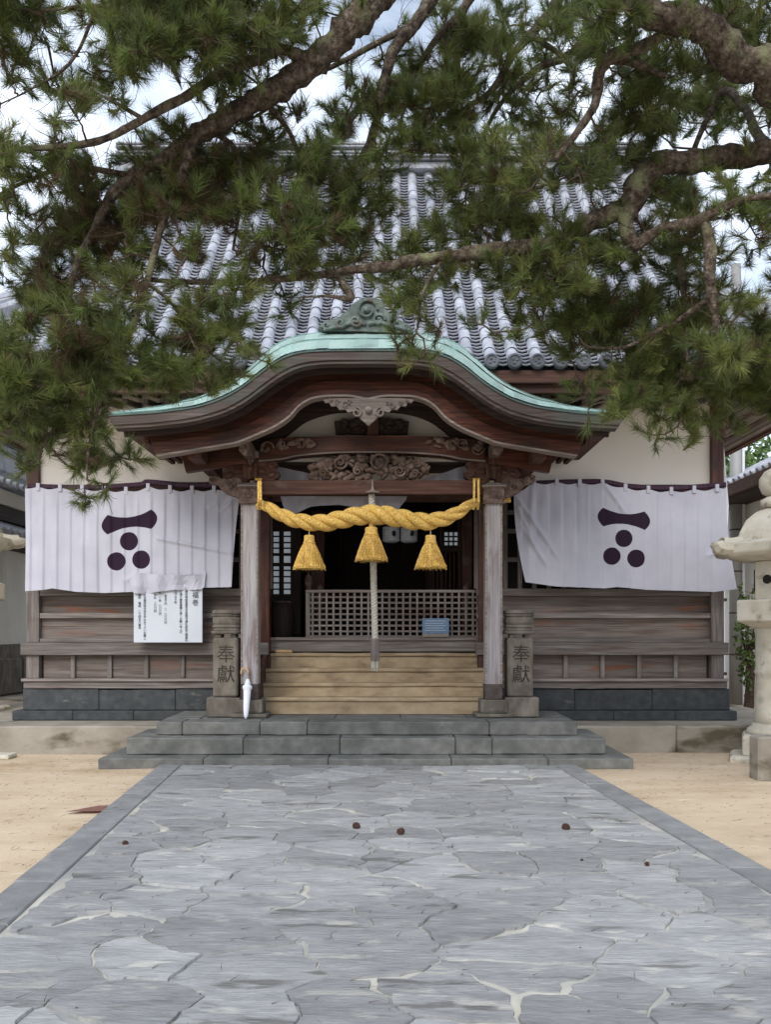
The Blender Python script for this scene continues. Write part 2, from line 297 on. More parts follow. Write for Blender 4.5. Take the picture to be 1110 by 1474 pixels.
def path():
    Y0, Y1 = -3.0, 9.84
    base = bmesh.new(); n = 26
    rows = [[base.verts.new((pcx(y)+s*(PW+.02), y, .028)) for s in (-1, 1)] for y in np.linspace(Y0, Y1, n)]
    for a, b in zip(rows, rows[1:]): base.faces.new((a[0], a[1], b[1], b[0]))
    me = bpy.data.meshes.new('path'); base.to_mesh(me); base.free()
    root = link('path', me, 'mortar', kind='structure', label='wide grey stone path of irregular slate flags with pale mortar')
    rs = random.Random(11); S = []
    tries = 0
    while tries < 9000 and len(S) < 290:
        tries += 1; p = (rs.uniform(-PW+.08, PW-.08), rs.uniform(Y0, Y1)); r = rs.choice((.26, .32, .42, .5))
        if all(math.hypot((p[0]-q[0])*.72, p[1]-q[1]) > (r+q[2])*.5 for q in S): S.append((p[0], p[1], r))
    for i, s in enumerate(S):
        poly = [(-PW, Y0), (PW, Y0), (PW, Y1), (-PW, Y1)]
        for j, q in enumerate(S):
            if i == j or math.hypot(s[0]-q[0], s[1]-q[1]) > 2.2: continue
            mxp, myp = (s[0]+q[0])/2, (s[1]+q[1])/2; nx, ny = q[0]-s[0], q[1]-s[1]
            poly = clip_cell(poly, nx, ny, mxp*nx+myp*ny)
            if len(poly) < 3: break
        if len(poly) < 3: continue
        pts = []
        for a, b in zip(poly, poly[1:]+poly[:1]):
            Ls = math.hypot(b[0]-a[0], b[1]-a[1]); k = max(1, int(Ls/.045))
            for t in range(k): pts.append((a[0]+(b[0]-a[0])*t/k, a[1]+(b[1]-a[1])*t/k))
        cx = sum(p[0] for p in pts)/len(pts); cy = sum(p[1] for p in pts)/len(pts)
        z = .036+rs.uniform(-.006, .009); bm = bmesh.new(); top = []; low = []; tx, ty = rs.uniform(-.006, .006), rs.uniform(-.006, .006)
        for (x, y) in pts:
            wx = .13*noise.noise(Vector((x*2.3, y*2.3, 1)))+.045*noise.noise(Vector((x*9, y*9, 5))); wy = .11*noise.noise(Vector((x*2.3, y*2.3, 9)))+.045*noise.noise(Vector((x*9, y*9, 14)))
            gap = .0012+.05*max(0, noise.noise(Vector((x*2.6, y*2.6, 30)))-.06)+.008*max(0, noise.noise(Vector((x*9, y*9, 3))))
            dx, dy = cx-x, cy-y; l = math.hypot(dx, dy)+1e-6
            X, Y = x+wx+dx/l*gap, y+wy+dy/l*gap
            X = max(-PW+.004, min(PW-.004, X)); Y = min(Y, Y1-.004)
            low.append(bm.verts.new((X+pcx(Y), Y, .012)))
            X += dx/l*.006; Y += dy/l*.006
            top.append(bm.verts.new((X+pcx(Y), Y, z+tx*(x-cx)*2+ty*(y-cy)*2+.004*noise.noise(Vector((x*7, y*7, 2))))))
        try: bm.faces.new(top)
        except ValueError: bm.free(); continue
        m_ = len(top)
        for a in range(m_): bm.faces.new((low[a], low[(a+1) % m_], top[(a+1) % m_], top[a]))
        from_bm('flagstone', bm, 'slate', root)
    for s in (-1, 1):
        y = Y0
        while y < Y1-.05:
            ln = min(rs.uniform(.75, 1.25), Y1-y)
            if Y1-(y+ln) < .4: ln = Y1-y
            bm = bmesh.new(); a, b = (PW+.008, PW+.245); q = [(s*a, y+.004), (s*b, y+.004), (s*b, y+ln-.004), (s*a, y+ln-.004)]
            lo = [bm.verts.new((x+pcx(yy), yy, -.03)) for x, yy in q]; hi = [bm.verts.new((x+pcx(yy), yy, .042+rs.uniform(-.004, .004))) for x, yy in q]
            bm.faces.new(hi); [bm.faces.new((lo[i], lo[(i+1) % 4], hi[(i+1) % 4], hi[i])) for i in range(4)]
            bmesh.ops.bevel(bm, geom=[e for e in bm.edges if e.verts[0].co.z > 0 and e.verts[1].co.z > 0], offset=.008, segments=1, affect='EDGES')
            from_bm('kerb_stone', bm, 'kerb_stone', root); y += ln
path()

# ================================================================ STONE STEPS AND TERRACE
def stepped(root, z0, z1, x0, x1, yf, yb, joints, depth, name='step_stone', m='step_stone'):
    xs = [x0]+joints+[x1]
    for a, b in zip(xs, xs[1:]): stone(name, m, root, a+.003, b-.003, yf, yf+depth, z0, z1-random.uniform(0, .005), random.uniform(.008, .016))
    for s, xe in ((1, x0), (-1, x1)):      # side runs
        n = 1 if yb-yf-depth < 1.2 else 2; L_ = (yb-yf-depth)/n
        for i in range(n): box(name, m, root, xe, xe+s*depth, yf+depth+i*L_+.003, yf+depth+(i+1)*L_-.003, z0, z1-.002, .010, .002)
st = empty('stone_steps', (-.2, 10.8, 0), label='three grey granite steps rising from the path to the porch', cat='steps')
stepped(st, -.02, .106, -3.144, 2.713, 9.85, 11.1, [PX(x, 9.85) for x in (470, 645, 810, 301)][:0]+sorted(PX(x, 9.85) for x in (292, 472, 650, 790)), .42)
stepped(st, .106, .298, -2.92, 2.483, 10.15, 11.12, sorted(PX(x, 10.15) for x in (350, 489, 656, 709)), .40)
stepped(st, .298, .452, -2.648, 2.216, 10.40, 11.86, sorted(PX(x, 10.40) for x in (262, 374, 442, 705)), .42)
for i in range(5):     # paving slabs inside the top landing
    a = -2.22+i*.803; box('paving_slab', 'step_stone', st, a, a+.797, 10.826, 11.85, .30, .450-random.uniform(0, .003), .006, .002)
te = empty('concrete_terrace', (0, 11.2, 0), label='low weathered concrete terrace edge running under the shrine hall', cat='terrace', kind='structure')
for i, (a, b) in enumerate(((-12, -8.2), (-8.2, -5.2), (-5.2, -2.66), (2.23, 3.6), (3.6, 5.6), (5.6, 7.2))):
    stone('terrace_block', 'concrete', te, a+.002, b-.002, 11.14, 11.62, -.05, .322+.003*(i % 2), .018)
box('terrace_floor', 'concrete', te, -12, -2.66, 11.623, 24, -.05, .318, .01); box('terrace_floor', 'concrete', te, 2.23, 5.6, 11.623, 19, -.05, .318, .01)

# ================================================================ SHRINE HALL
hall = empty('shrine_hall', (-.13, 12, .32), label='old wooden shrine hall with blue-grey tiled roof and curved copper porch', cat='shrine')
HX0, HX1 = PX(33, 11.95), PX(1048, 11.95)
DL, DR = PX(374, 11.95), PX(700, 11.95)      # edges of the entrance bay
def hbox(n, m, x0, x1, y0, y1, z0, z1, **k): return box(n, m, hall, x0, x1, y0, y1, z0, z1, **k)
# stone base in blocks
for (a, b) in ((HX0-.12, DL-.05), (DR+.05, HX1+.10)):
    n = 4; e = np.linspace(a, b, n+1)
    for i in range(n): stone('base_stone', 'dark_stone', hall, e[i]+.002, e[i+1]-.002, 11.87, 12.2, .322, .445, .010)
    n = 3; e = np.linspace(a+.1, b-.06, n+1)
    for i in range(n): stone('base_stone', 'dark_stone', hall, e[i]+.002, e[i+1]-.002, 11.97, 12.25, .447, .722+random.uniform(-.008, .010), .010)
for (a, b, s) in ((HX0, DL+.12, 0), (DR-.12, HX1, 1)):
    hbox('ground_sill', 'grey_wood_x', a, b, 11.95, 12.2, .737, .825)
    hbox('sill_ledge', 'trim_wood', a-.02, b, 11.915, 12.2, .829, .868)
    hbox('wide_rail', 'grey_wood_x', a-.02, b, 11.90, 12.02, 1.18, 1.345)
    post_x = (PX(47, 11.98) if s == 0 else PX(1033, 11.98))
    for z0, z1 in ((.869, 1.179), (1.346, 4.95)):
        hbox('corner_post', 'red_wood_z' if z0 > 1.3 and False else 'grey_wood_z', post_x-.085, post_x+.085, 11.955, 12.15, z0, z1 if z1 < 2 else 3.44)
    hbox('corner_post', 'red_wood_z', post_x-.085, post_x+.085, 11.96, 12.15, 3.44, 4.95)
    ia, ib = (post_x+.085, b) if s == 0 else (a, post_x-.085)
    studs = [PX(x, 12) for x in ((104, 157, 210, 262, 316) if s == 0 else (762, 815, 868, 921, 974))]
    edges = [ia]+studs+[ib]
    for q, r in zip(edges, edges[1:]): hbox('wall_panel', 'panel_wood', q+.03, r-.03, 12.045, 12.07, .87, 1.18, bev=.002)
    for q in studs: hbox('stud', 'grey_wood_z', q-.03, q+.03, 12.0, 12.07, .87, 1.179)
    for z0, z1 in ((1.346, 1.40), (1.665, 1.735), (1.96, 2.06)):
        hbox('rail', 'grey_wood_x', ia, ib, 11.975, 12.08, z0, z1)
    for z0, z1 in ((1.40, 1.665), (1.735, 1.96)):
        zm = (z0+z1)/2+random.uniform(-.03, .03)
        hbox('wall_board', 'panel_wood', ia, ib, 12.04, 12.065, z0, zm-.002, bev=.003); hbox('wall_board', 'panel_wood', ia, ib, 12.047, 12.07, zm, z1, bev=.003)
    # latticed window behind the curtain
    hbox('window_backing', 'black', ia, ib, 12.16, 12.18, 2.06, 3.44)
    hbox('lintel', 'brown_wood_x', ia, ib, 11.985, 12.1, 3.34, 3.435)
    k = int((ib-ia)/.19)
    for i in range(k+1): x = ia+(ib-ia)*i/k; hbox('window_bar', 'grey_wood_z', x-.028, x+.028, 12.03, 12.09, 2.06, 3.34, bev=.003)
    for z in (2.42, 2.80, 3.05): hbox('window_rail', 'grey_wood_x', ia, ib, 12.045, 12.075, z, z+.06, bev=.003)
hbox('plaster_wall', 'plaster', HX0+.05, HX1-.1, 12.02, 12.14, 3.445, 4.98, bev=.002)
for x in (PX(384, 12), PX(695, 12)): hbox('plaster_post', 'brown_wood_z', x-.08, x+.08, 11.99, 12.2, 3.3, 4.9)
hbox('door_lintel', 'brown_wood_x', DL, DR, 11.98, 12.1, 3.22, 3.44)
hbox('side_wall', 'plaster', HX0+.06, HX0+.14, 12.15, 18, .8, 4.9); hbox('side_wall', 'plaster', HX1-.18, HX1-.10, 12.15, 18, .8, 4.9)
hbox('rear_wall', 'plaster', HX0+.06, HX1-.1, 18, 18.1, .4, 4.9)
hbox('side_base', 'dark_stone', HX1-.16, HX1, 12.26, 18.1, .31, .8); hbox('side_base', 'dark_stone', HX0, HX0+.16, 12.26, 18.1, .31, .8)
# tan stone stairs inside the porch
for i, (yt, D) in enumerate(((1004, 11.35), (983, 11.6), (962, 11.85), (940, 12.1))):
    z1 = PZ(yt, D); zb = .45 if i == 0 else PZ((1004, 983, 962, 940)[i-1], (11.35, 11.6, 11.85, 12.1)[i-1])-.02
    hbox('stair', 'tan_stone', PX(376-i, D), PX(698, D), D, 12.55, zb, z1-.052, bev=.004, jit=.002)
    stone('stair_nosing', 'tan_stone', hall, PX(376-i, D)-.003, PX(698, D)+.003, D-.022, 12.3 if i == 3 else D+.3, z1-.05, z1, .013, .006)
# slanting stair board on the left
bm = bmesh.new(); x = PX(372, 11.3); q = [(11.22, .46), (11.22, .64), (12.0, 1.26), (12.15, 1.26), (12.15, .46)]
fr = [bm.verts.new((x-.02, y, z)) for y, z in q]; bk = [bm.verts.new((x+.02, y, z)) for y, z in q]; bm.faces.new(fr); bm.faces.new(bk[::-1])
for i in range(5): bm.faces.new((fr[i], bk[i], bk[(i+1) % 5], fr[(i+1) % 5]))
from_bm('stair_side_board', bm, 'brown_wood_y', hall)
# threshold
hbox('threshold', 'grey_wood_x', DL, DR, 12.12, 12.42, 1.22, PZ(918, 12.12))
hbox('threshold_board', 'trim_wood', DL-.02, DR+.02, 12.085, 12.4, 1.37, 1.412)
for x, w_ in ((381, .07), (694, .05)):
    c = PX(x, 12.0); hbox('door_post', 'red_wood_z' if x < 500 else 'brown_wood_z', c-w_, c+w_, 11.93, 12.14, 1.18, 3.44)
    hbox('door_post', 'brown_wood_z', c-w_-.0, c+w_+.0, 11.94, 12.13, .45, 1.178)
# interior room
FZ = 1.36
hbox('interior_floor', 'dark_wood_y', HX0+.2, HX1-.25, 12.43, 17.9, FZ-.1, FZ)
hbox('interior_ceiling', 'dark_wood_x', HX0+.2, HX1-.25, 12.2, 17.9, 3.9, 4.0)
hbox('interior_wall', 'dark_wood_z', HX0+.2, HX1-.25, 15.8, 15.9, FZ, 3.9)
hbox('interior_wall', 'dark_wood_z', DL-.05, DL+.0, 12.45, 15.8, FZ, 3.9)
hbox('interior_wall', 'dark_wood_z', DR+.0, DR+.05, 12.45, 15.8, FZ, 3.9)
def ipb(n, m, x0, x1, y0, y1, D, th=.06, **k): return pbox(n, m, hall, x0, x1, y0, y1, D, th, **k)
# left sliding door with paper panes
D = 12.9
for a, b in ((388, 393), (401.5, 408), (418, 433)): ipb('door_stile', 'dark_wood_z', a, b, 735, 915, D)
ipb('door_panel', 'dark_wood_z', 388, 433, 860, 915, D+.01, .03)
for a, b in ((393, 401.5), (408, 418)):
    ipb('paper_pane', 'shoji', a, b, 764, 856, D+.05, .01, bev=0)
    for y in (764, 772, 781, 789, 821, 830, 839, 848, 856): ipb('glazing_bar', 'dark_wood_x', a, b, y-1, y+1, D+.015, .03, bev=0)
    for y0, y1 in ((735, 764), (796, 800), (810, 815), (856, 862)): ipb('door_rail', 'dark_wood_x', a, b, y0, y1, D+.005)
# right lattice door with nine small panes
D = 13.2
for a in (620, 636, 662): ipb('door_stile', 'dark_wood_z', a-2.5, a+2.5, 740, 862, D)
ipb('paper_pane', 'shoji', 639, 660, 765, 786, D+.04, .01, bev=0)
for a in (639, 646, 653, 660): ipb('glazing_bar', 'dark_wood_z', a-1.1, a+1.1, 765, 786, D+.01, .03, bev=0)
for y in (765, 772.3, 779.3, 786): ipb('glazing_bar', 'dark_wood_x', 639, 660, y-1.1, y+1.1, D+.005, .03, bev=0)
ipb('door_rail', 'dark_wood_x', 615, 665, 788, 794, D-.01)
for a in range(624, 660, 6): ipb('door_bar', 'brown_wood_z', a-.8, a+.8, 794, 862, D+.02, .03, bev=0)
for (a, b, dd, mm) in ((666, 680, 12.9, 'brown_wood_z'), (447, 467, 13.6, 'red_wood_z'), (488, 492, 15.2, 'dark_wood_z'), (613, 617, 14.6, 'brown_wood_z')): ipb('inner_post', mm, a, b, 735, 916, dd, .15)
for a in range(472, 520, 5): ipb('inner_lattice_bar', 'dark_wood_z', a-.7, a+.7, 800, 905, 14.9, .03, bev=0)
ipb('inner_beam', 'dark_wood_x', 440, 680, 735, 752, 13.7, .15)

# ---- entrance porch: columns, beams, brackets
CD = 11.08
for c in (361, 709.5):
    x = PX(c, CD)
    box('column_pad', 'post_stone', hall, x-.225, x+.225, CD-.23, CD+.21, .452, .50, .012, .003)
    bm = bmesh.new(); add_box(bm, x-.165, x+.165, CD-.175, CD+.155, .502, .665, .012); add_box(bm, x-.115, x+.115, CD-.184, CD-.16, .53, .64, .004)
    from_bm('column_plinth', bm, 'post_stone', hall)
    box('column_shoe', 'iron', hall, x-.108, x+.108, CD-.118, CD+.1, .667, .85, .006)
    bm = bmesh.new(); v = [(-.1, .80), (.1, .80), (.1, .9), (.045, .865), (0, .84), (-.045, .865), (-.1, .9)]
    box('column', 'column_wood', hall, x-.104, x+.104, CD-.112, CD+.096, .84, 3.12, .014)
    for s in (-1, 1): box('corner_strip', 'trim_wood', hall, x+s*.094-.012, x+s*.094+.012, CD-.119, CD-.11, .852, 3.05, .002)
    # carved iron collar with its little roof
    bm = bmesh.new(); add_box(bm, x-.125, x+.125, CD-.135, CD+.11, PZ(727, CD), PZ(703, CD), .008)
    for s in (-1, 0, 1): add_blob(bm, (x+s*.07, CD-.135, PZ(714, CD)), (.03, .015, .055), 3+s)
    add_spiral(bm, (x, PZ(715, CD)), .04, 1.3, .009, CD-.145)
    for z in (704, 726): add_box(bm, x-.135, x+.135, CD-.145, CD+.12, PZ(z+1.2, CD), PZ(z-1.2, CD), .003)
    from_bm('column_collar', bm, 'carved_wood', hall)
    bm = bmesh.new(); z = PZ(703, CD); add_lathe(bm, x, CD-.01, [(.21, z), (.205, z+.015), (.15, z+.035), (.09, z+.06), (.05, z+.065)], 4, math.pi/4)
    from_bm('collar_roof', bm, 'trim_wood', hall)
    # bracket block above
    bm = bmesh.new(); add_box(bm, x-.09, x+.09, CD-.1, CD+.1, PZ(690, CD), PZ(668, CD), .01)
    add_lathe(bm, x, CD-.13, [(.02, PZ(692, CD)), (.03, PZ(680, CD)), (.055, PZ(676, CD)), (.03, PZ(672, CD)), (.03, PZ(656, CD)), (.06, PZ(648, CD))], 10)
    from_bm('bracket_block', bm, 'brown_wood_z', hall, smooth=False)
    bm = bmesh.new(); add_box(bm, x-.062, x+.062, CD-.55, CD-.05, PZ(654, CD-.4), PZ(634, CD-.4), .02)
    for k in range(5): add_blob(bm, (x+random.uniform(-.04, .04), CD-.56, PZ(640+k*3.5, CD-.5)), (.035, .02, .03), k)
    from_bm('beam_end_carving', bm, 'carved_wood', hall)
    # cloud bracket each side
    for s in (-1, 1):
        pts = [(c+s*a, b) for a, b in ((4, 660), (4, 692), (22, 694), (38, 688), (41, 680), (33, 675), (38, 670), (36, 664), (20, 662))]
        bm = bmesh.new(); add_plate(bm, smooth_poly(pts if s > 0 else pts[::-1], 3), CD-.06, .12, .012)
        for a, b in ((30, 683), (16, 678), (28, 670)): add_blob(bm, P(c+s*a, b, CD-.07), (.05, .02, .035), a)
        from_bm('cloud_bracket', bm, 'brown_wood_x', hall)
# carved noses pointing outward from the columns
for c, s in ((361, -1), (709.5, 1)):
    pts = [(c+s*a, b) for a, b in ((12, 690), (25, 688), (36, 692), (44, 688), (52, 685), (61, 689), (60, 695), (51, 696), (46, 700), (42, 706), (34, 711), (24, 714), (12, 716))]
    bm = bmesh.new(); add_plate(bm, smooth_poly(pts if s > 0 else pts[::-1], 3), CD-.07, .14, .015)
    add_spiral(bm, (PX(c+s*55, CD), PZ(690, CD)), .04, 1.2, .010, CD-.08, s); add_spiral(bm, (PX(c+s*28, CD), PZ(701, CD)), .055, 1.3, .010, CD-.08, -s)
    from_bm('carved_nose', bm, 'carved_wood', hall)
pbox('tie_beam', 'brown_wood_x', hall, 371.5, 699.5, 691, 712, CD-.07, .15, .012)
# rainbow beam, cambered
top = [(372, 640), (385, 633), (410, 629.5), (470, 627.5), (537, 627), (600, 627.5), (660, 629.5), (685, 633), (699, 640)]
bot = [(699, 664), (665, 661), (640, 656), (590, 652), (537, 651), (480, 652), (430, 656), (405, 661), (372, 664)]
plate('rainbow_beam', 'red_wood_x', hall, top+bot, CD-.09, .2, .012)
bm = bmesh.new(); q = [P(x, y-.5, CD-.1) for x, y in smooth_line(bot, 4)]; add_tube(bm, q, .011, 6); from_bm('beam_trim', bm, 'trim_wood', hall)
for s in (-1, 1):
    bm = bmesh.new()
    for k in range(26):
        a = random.uniform(0, 1); xx = 535.5+s*(80+80*a); add_blob(bm, P(xx, 633+random.uniform(-3, 9)+6*a, CD-.11), (random.uniform(.02, .055), .022, random.uniform(.02, .04)), k)
    add_spiral(bm, (PX(535.5+s*128, CD), PZ(643, CD)), .07, 1.5, .011, CD-.125, s); add_spiral(bm, (PX(535.5+s*150, CD), PZ(648, CD)), .09, 1.2, .012, CD-.12, -s)
    from_bm('beam_flower_carving', bm, 'carved_wood', hall, kind='stuff')
# gable plaster behind the beams
plate('gable_plaster', 'white_plaster', hall, [(405, 664), (405, 640), (428, 596), (537, 575), (645, 596), (668, 640), (668, 664)], CD+.2, .05, 0)
box('porch_ceiling', 'dark_wood_x', hall, PX(372, CD), PX(699, CD), CD+.26, 11.95, PZ(668, CD+.2), PZ(662, CD+.2), .004)
# frog-leg strut carving and dragon carving
bm = bmesh.new(); add_plate(bm, [(483, 624), (481, 606), (500, 604), (537, 600), (575, 604), (589, 606), (587, 624)], CD+.05, .08, .01)
for k in range(20): add_blob(bm, P(random.uniform(490, 582), random.uniform(606, 621), CD+.04), (random.uniform(.03, .07), .03, random.uniform(.02, .05)), k)
from_bm('gable_carving', bm, 'dark_carving', hall)
box('gable_strut', 'brown_wood_z', hall, PX(529, CD), PX(545, CD), CD-.02, CD+.1, PZ(627, CD), PZ(596, CD), .01)
bm = bmesh.new()
for k in range(120):
    u = random.uniform(-1, 1); top_y = 655+14*abs(u)**1.6
    add_blob(bm, P(530+u*84, random.uniform(top_y, 690), CD-.02+random.uniform(-.02, .05)), (random.uniform(.03, .085), .05, random.uniform(.022, .06)), k, 2, .3)
for (a, b, r, s) in ((545, 668, .12, 1), (490, 668, .085, -1), (515, 680, .06, 1), (575, 680, .07, -1), (597, 684, .05, 1), (466, 682, .055, 1), (600, 668, .05, -1)): add_spiral(bm, (PX(a, CD), PZ(b, CD)), r, 1.6, .016, CD-.09, s)
from_bm('dragon_carving', bm, 'carved_wood', hall, smooth=True)

# ---- karahafu porch roof
XC, DF = -.215, 10.0
def curve(pairs, D, n=60, flat=True, umax=None):
    us = [p[0] for p in pairs]; u = np.linspace(0, umax or us[-1], n); y = np.interp(u, us, [p[1] for p in pairs])
    q = np.concatenate([y[1:][::-1] if flat else (2*y[0]-y[1:][::-1]), y, 2*y[-1]-y[:-1][::-1]])
    k = np.hanning(9); k /= k.sum(); q = np.convolve(q, k, 'same')[n-1:2*n-1]
    q[-1] = y[-1]
    return [(XC+a*D/F, PZ(b, D)) for a, b in zip(u, q)]
def both(h): return [(2*XC-x, z) for x, z in h[::-1][:-1]]+list(h)
C1 = both(curve([(0, 503), (60, 503.5), (100, 506), (129, 517), (150, 533), (175, 554), (208, 573), (244, 585), (300, 592.5), (374, 597)], DF))
C2 = both(curve([(0, 524), (63, 524.5), (99, 530), (127, 545), (154, 565), (175, 581), (207, 597), (255, 609), (310, 615), (362, 618)], DF))
DB = 10.45
C3 = both(curve([(0, 540), (63, 541), (99, 552), (128, 574), (157, 595), (185, 610), (243, 624), (319, 632)], DB))
C4 = both(curve([(0, 579), (14, 575), (27, 573), (63, 573.5), (81, 577), (99, 588), (108, 601), (120, 610), (135, 619), (185, 640), (301, 659)], DB, 120, False))
def resamp(c, n):
    c = np.array(c); s = np.concatenate([[0], np.cumsum(np.hypot(*(c[1:]-c[:-1]).T))]); t = np.linspace(0, s[-1], n)
    return np.stack([np.interp(t, s, c[:, 0]), np.interp(t, s, c[:, 1])], 1)
def band(name, m, parent, top, bot, y0, y1, n=100, ends=True, smooth=True, f=(0, 1), **k):
    T = resamp(top, n); B = resamp(bot, n); T, B = T+(B-T)*f[0], T+(B-T)*f[1]
    bm = bmesh.new(); g = [[bm.verts.new((p[0], y, p[1])) for p in (A)] for A, y in ((T, y0), (B, y0), (B, y1), (T, y1))]
    for r0, r1 in zip(g, g[1:]+g[:1]):
        for i in range(n-1): bm.faces.new((r0[i], r0[i+1], r1[i+1], r1[i]))
    bm.faces.new([r[0] for r in g]); bm.faces.new([r[-1] for r in g][::-1])
    o = from_bm(name, bm, m, parent, **k)
    return o
pr = band('porch_roof', 'brown_wood_y', hall, [(x, z-.02) for x, z in C1], [(x, z+.035) for x, z in C2], DF+.14, 11.98)
band('fascia_board', 'copper_edge', pr, C1, C2, DF-.015, DF+.13, f=(0, .11)); band('fascia_board', 'fascia_wood', pr, C1, C2, DF-.0, DF+.13, f=(.113, .70)); band('fascia_board', 'fascia_wood', pr, C1, C2, DF+.022, DF+.13, f=(.703, .92)); band('fascia_board', 'fascia_wood', pr, C1, C2, DF+.05, DF+.13, f=(.923, 1.0))
C2s = [(XC+(x-XC)*.985, z) for x, z in C2]
band('under_fascia', 'dark_wood_x', pr, [(x, z+.03) for x, z in C2s], [(x, z-.035) for x, z in C2s], DF+.2, DF+.26)
band('bargeboard', 'red_wood_x', pr, [(x, z+.09) for x, z in C3], C4, DB, DB+.09, f=(0, .45)); band('bargeboard', 'red_wood_x', pr, [(x, z+.09) for x, z in C3], C4, DB-.03, DB+.09, f=(.453, .74)); band('bargeboard', 'red_wood_x', pr, [(x, z+.09) for x, z in C3], C4, DB-.05, DB+.09, f=(.743, .93)); band('bargeboard_trim', 'trim_wood', pr, [(x, z+.09) for x, z in C3], C4, DB-.075, DB+.09, f=(.933, 1.0))
# rafters under the porch roof
C2r = resamp(C2, 61)
for i in range(2, 59):
    (x, z) = C2r[i]; (xa, za), (xb, zb) = C2r[i-1], C2r[i+1]; a = math.atan2(zb-za, xb-xa)
    bm = bmesh.new(); add_box(bm, -.028, .028, DB+.12, 11.9, -.06, .03, .004)
    bmesh.ops.rotate(bm, verts=bm.verts, cent=(0, 0, 0), matrix=Matrix.Rotation(-a, 3, 'Y')); bmesh.ops.translate(bm, verts=bm.verts, vec=(x, 0, z+.01))
    from_bm('rafter', bm, 'brown_wood_y', pr)
# inner board and purlin by the columns
DI = 10.93
CI1 = curve([(100, 585), (125, 600), (160, 622), (185, 634), (270, 650)], DI, 40); CI2 = curve([(100, 650), (125, 660), (160, 667), (185, 668), (262, 680)], DI, 40)
for s in (0, 1):
    a = [(x if s else 2*XC-x, z) for x, z in CI1]; b = [(x if s else 2*XC-x, z) for x, z in CI2]
    i0 = 26
    band('inner_bargeboard', 'red_wood_x', pr, a[i0:], b[i0:], DI, DI+.1, 30)
    for y0, y1, o_ in ((10.55, 10.62, .06), (11.1, 11.25, -.02)):
        x, z = a[-1]; x = x-(.25 if s else -.25); box('purlin', 'brown_wood_y', pr, x-.08, x+.08, DB+.1, 11.95, z-.16, z+.0, .008); break
# arch rib around the plaster
A1 = curve([(0, 560), (60, 562), (95, 575), (125, 598), (150, 620), (180, 638)], CD+.03, 50); A2 = curve([(0, 590), (50, 593), (71, 598), (90, 605), (107, 617), (118, 627), (160, 648)], CD+.03, 50)
band('arch_rib', 'dark_wood_x', pr, both(A1), both(A2), CD+.03, CD+.12, 80)
# copper sheets
def cop(n):
    T = resamp(C1, n+1); rows = []
    for (dy, h) in ((-.03, -.004), (.05, .06), (.17, .16), (.34, .27), (.60, .385), (1.15, .44), (2.0, .44)):
        r = []
        for i in range(n+1):
            a = max(i-1, 0); b = min(i+1, n); tx, tz = T[b]-T[a]; l = math.hypot(tx, tz); nx, nz = -tz/l, tx/l
            u = abs(T[i][0]-XC)/2.88; s = 1-.72*u*u
            r.append((T[i][0]+nx*h*s*.35, DF+dy, T[i][1]+.006+h*s))
        rows.append(r)
    return rows
NS = 44; R = cop(NS*3)
for i in range(NS):
    for j, (a, b) in enumerate(((0, 2), (2, 4), (4, 6))):
        bm = bmesh.new(); lift = random.uniform(.002, .009); off = 0 if j != 1 else 0
        g = [[bm.verts.new((R[r][c][0], R[r][c][1]-(.012 if r == a and j else 0), R[r][c][2]+lift+(.010 if r == a and j else 0))) for c in range(i*3, i*3+4)] for r in range(a, b+1)]
        e = []
        for p, q in zip(g, g[1:]):
            for c in range(3): e.append(bm.faces.new((p[c], p[c+1], q[c+1], q[c])))
        s_ = bmesh.ops.solidify(bm, geom=e, thickness=.006)
        from_bm('copper_sheet', bm, 'copper', pr)
for s in (0, -1):
    bm = bmesh.new(); up = [bm.verts.new((r[s][0], r[s][1], r[s][2])) for r in R]; dn = [bm.verts.new((C1[s][0], r[s][1], C1[s][1]-.03)) for r in R]
    f_ = [bm.faces.new((up[i], up[i+1], dn[i+1], dn[i])) for i in range(len(R)-1)]; bmesh.ops.solidify(bm, geom=f_, thickness=.01); from_bm('end_flashing', bm, 'copper_edge', pr)
# crest ornament on top of the porch ridge
OD = 10.28
bm = bmesh.new()
pts = [(462, 474), (461, 466), (468, 461), (478, 462), (486, 456), (494, 452), (500, 445), (510, 434), (528, 427), (545, 430), (553, 442), (558, 453), (568, 458), (580, 463), (590, 470), (590, 478), (530, 477)]
pts = [(x+1, y) for x, y in pts]
add_plate(bm, smooth_poly(pts, 3), OD+.04, .14, .02)
for (a, b, r, t, s) in ((528, 445, .125, 1.7, 1), (512, 461, .07, 1.4, -1), (545, 460, .075, 1.4, 1), (490, 464, .06, 1.4, -1), (470, 468, .05, 1.3, -1), (565, 464, .055, 1.4, 1), (584, 471, .04, 1.3, 1)): add_spiral(bm, (PX(a, OD), PZ(b, OD)), r, t, .018, OD+.02, s)
add_lathe_pts = [P(500, 470, OD)]
add_blob(bm, P(529, 445, OD+.02), (.05, .05, .05), 3)
for s in (1, -1): add_tube(bm, [P(528+s*x, y, OD+.02) for x, y in ((2, 466), (18, 463), (36, 469), (52, 472), (62, 475))], .022, 8)
from_bm('ridge_ornament', bm, 'bronze', pr, smooth=False)
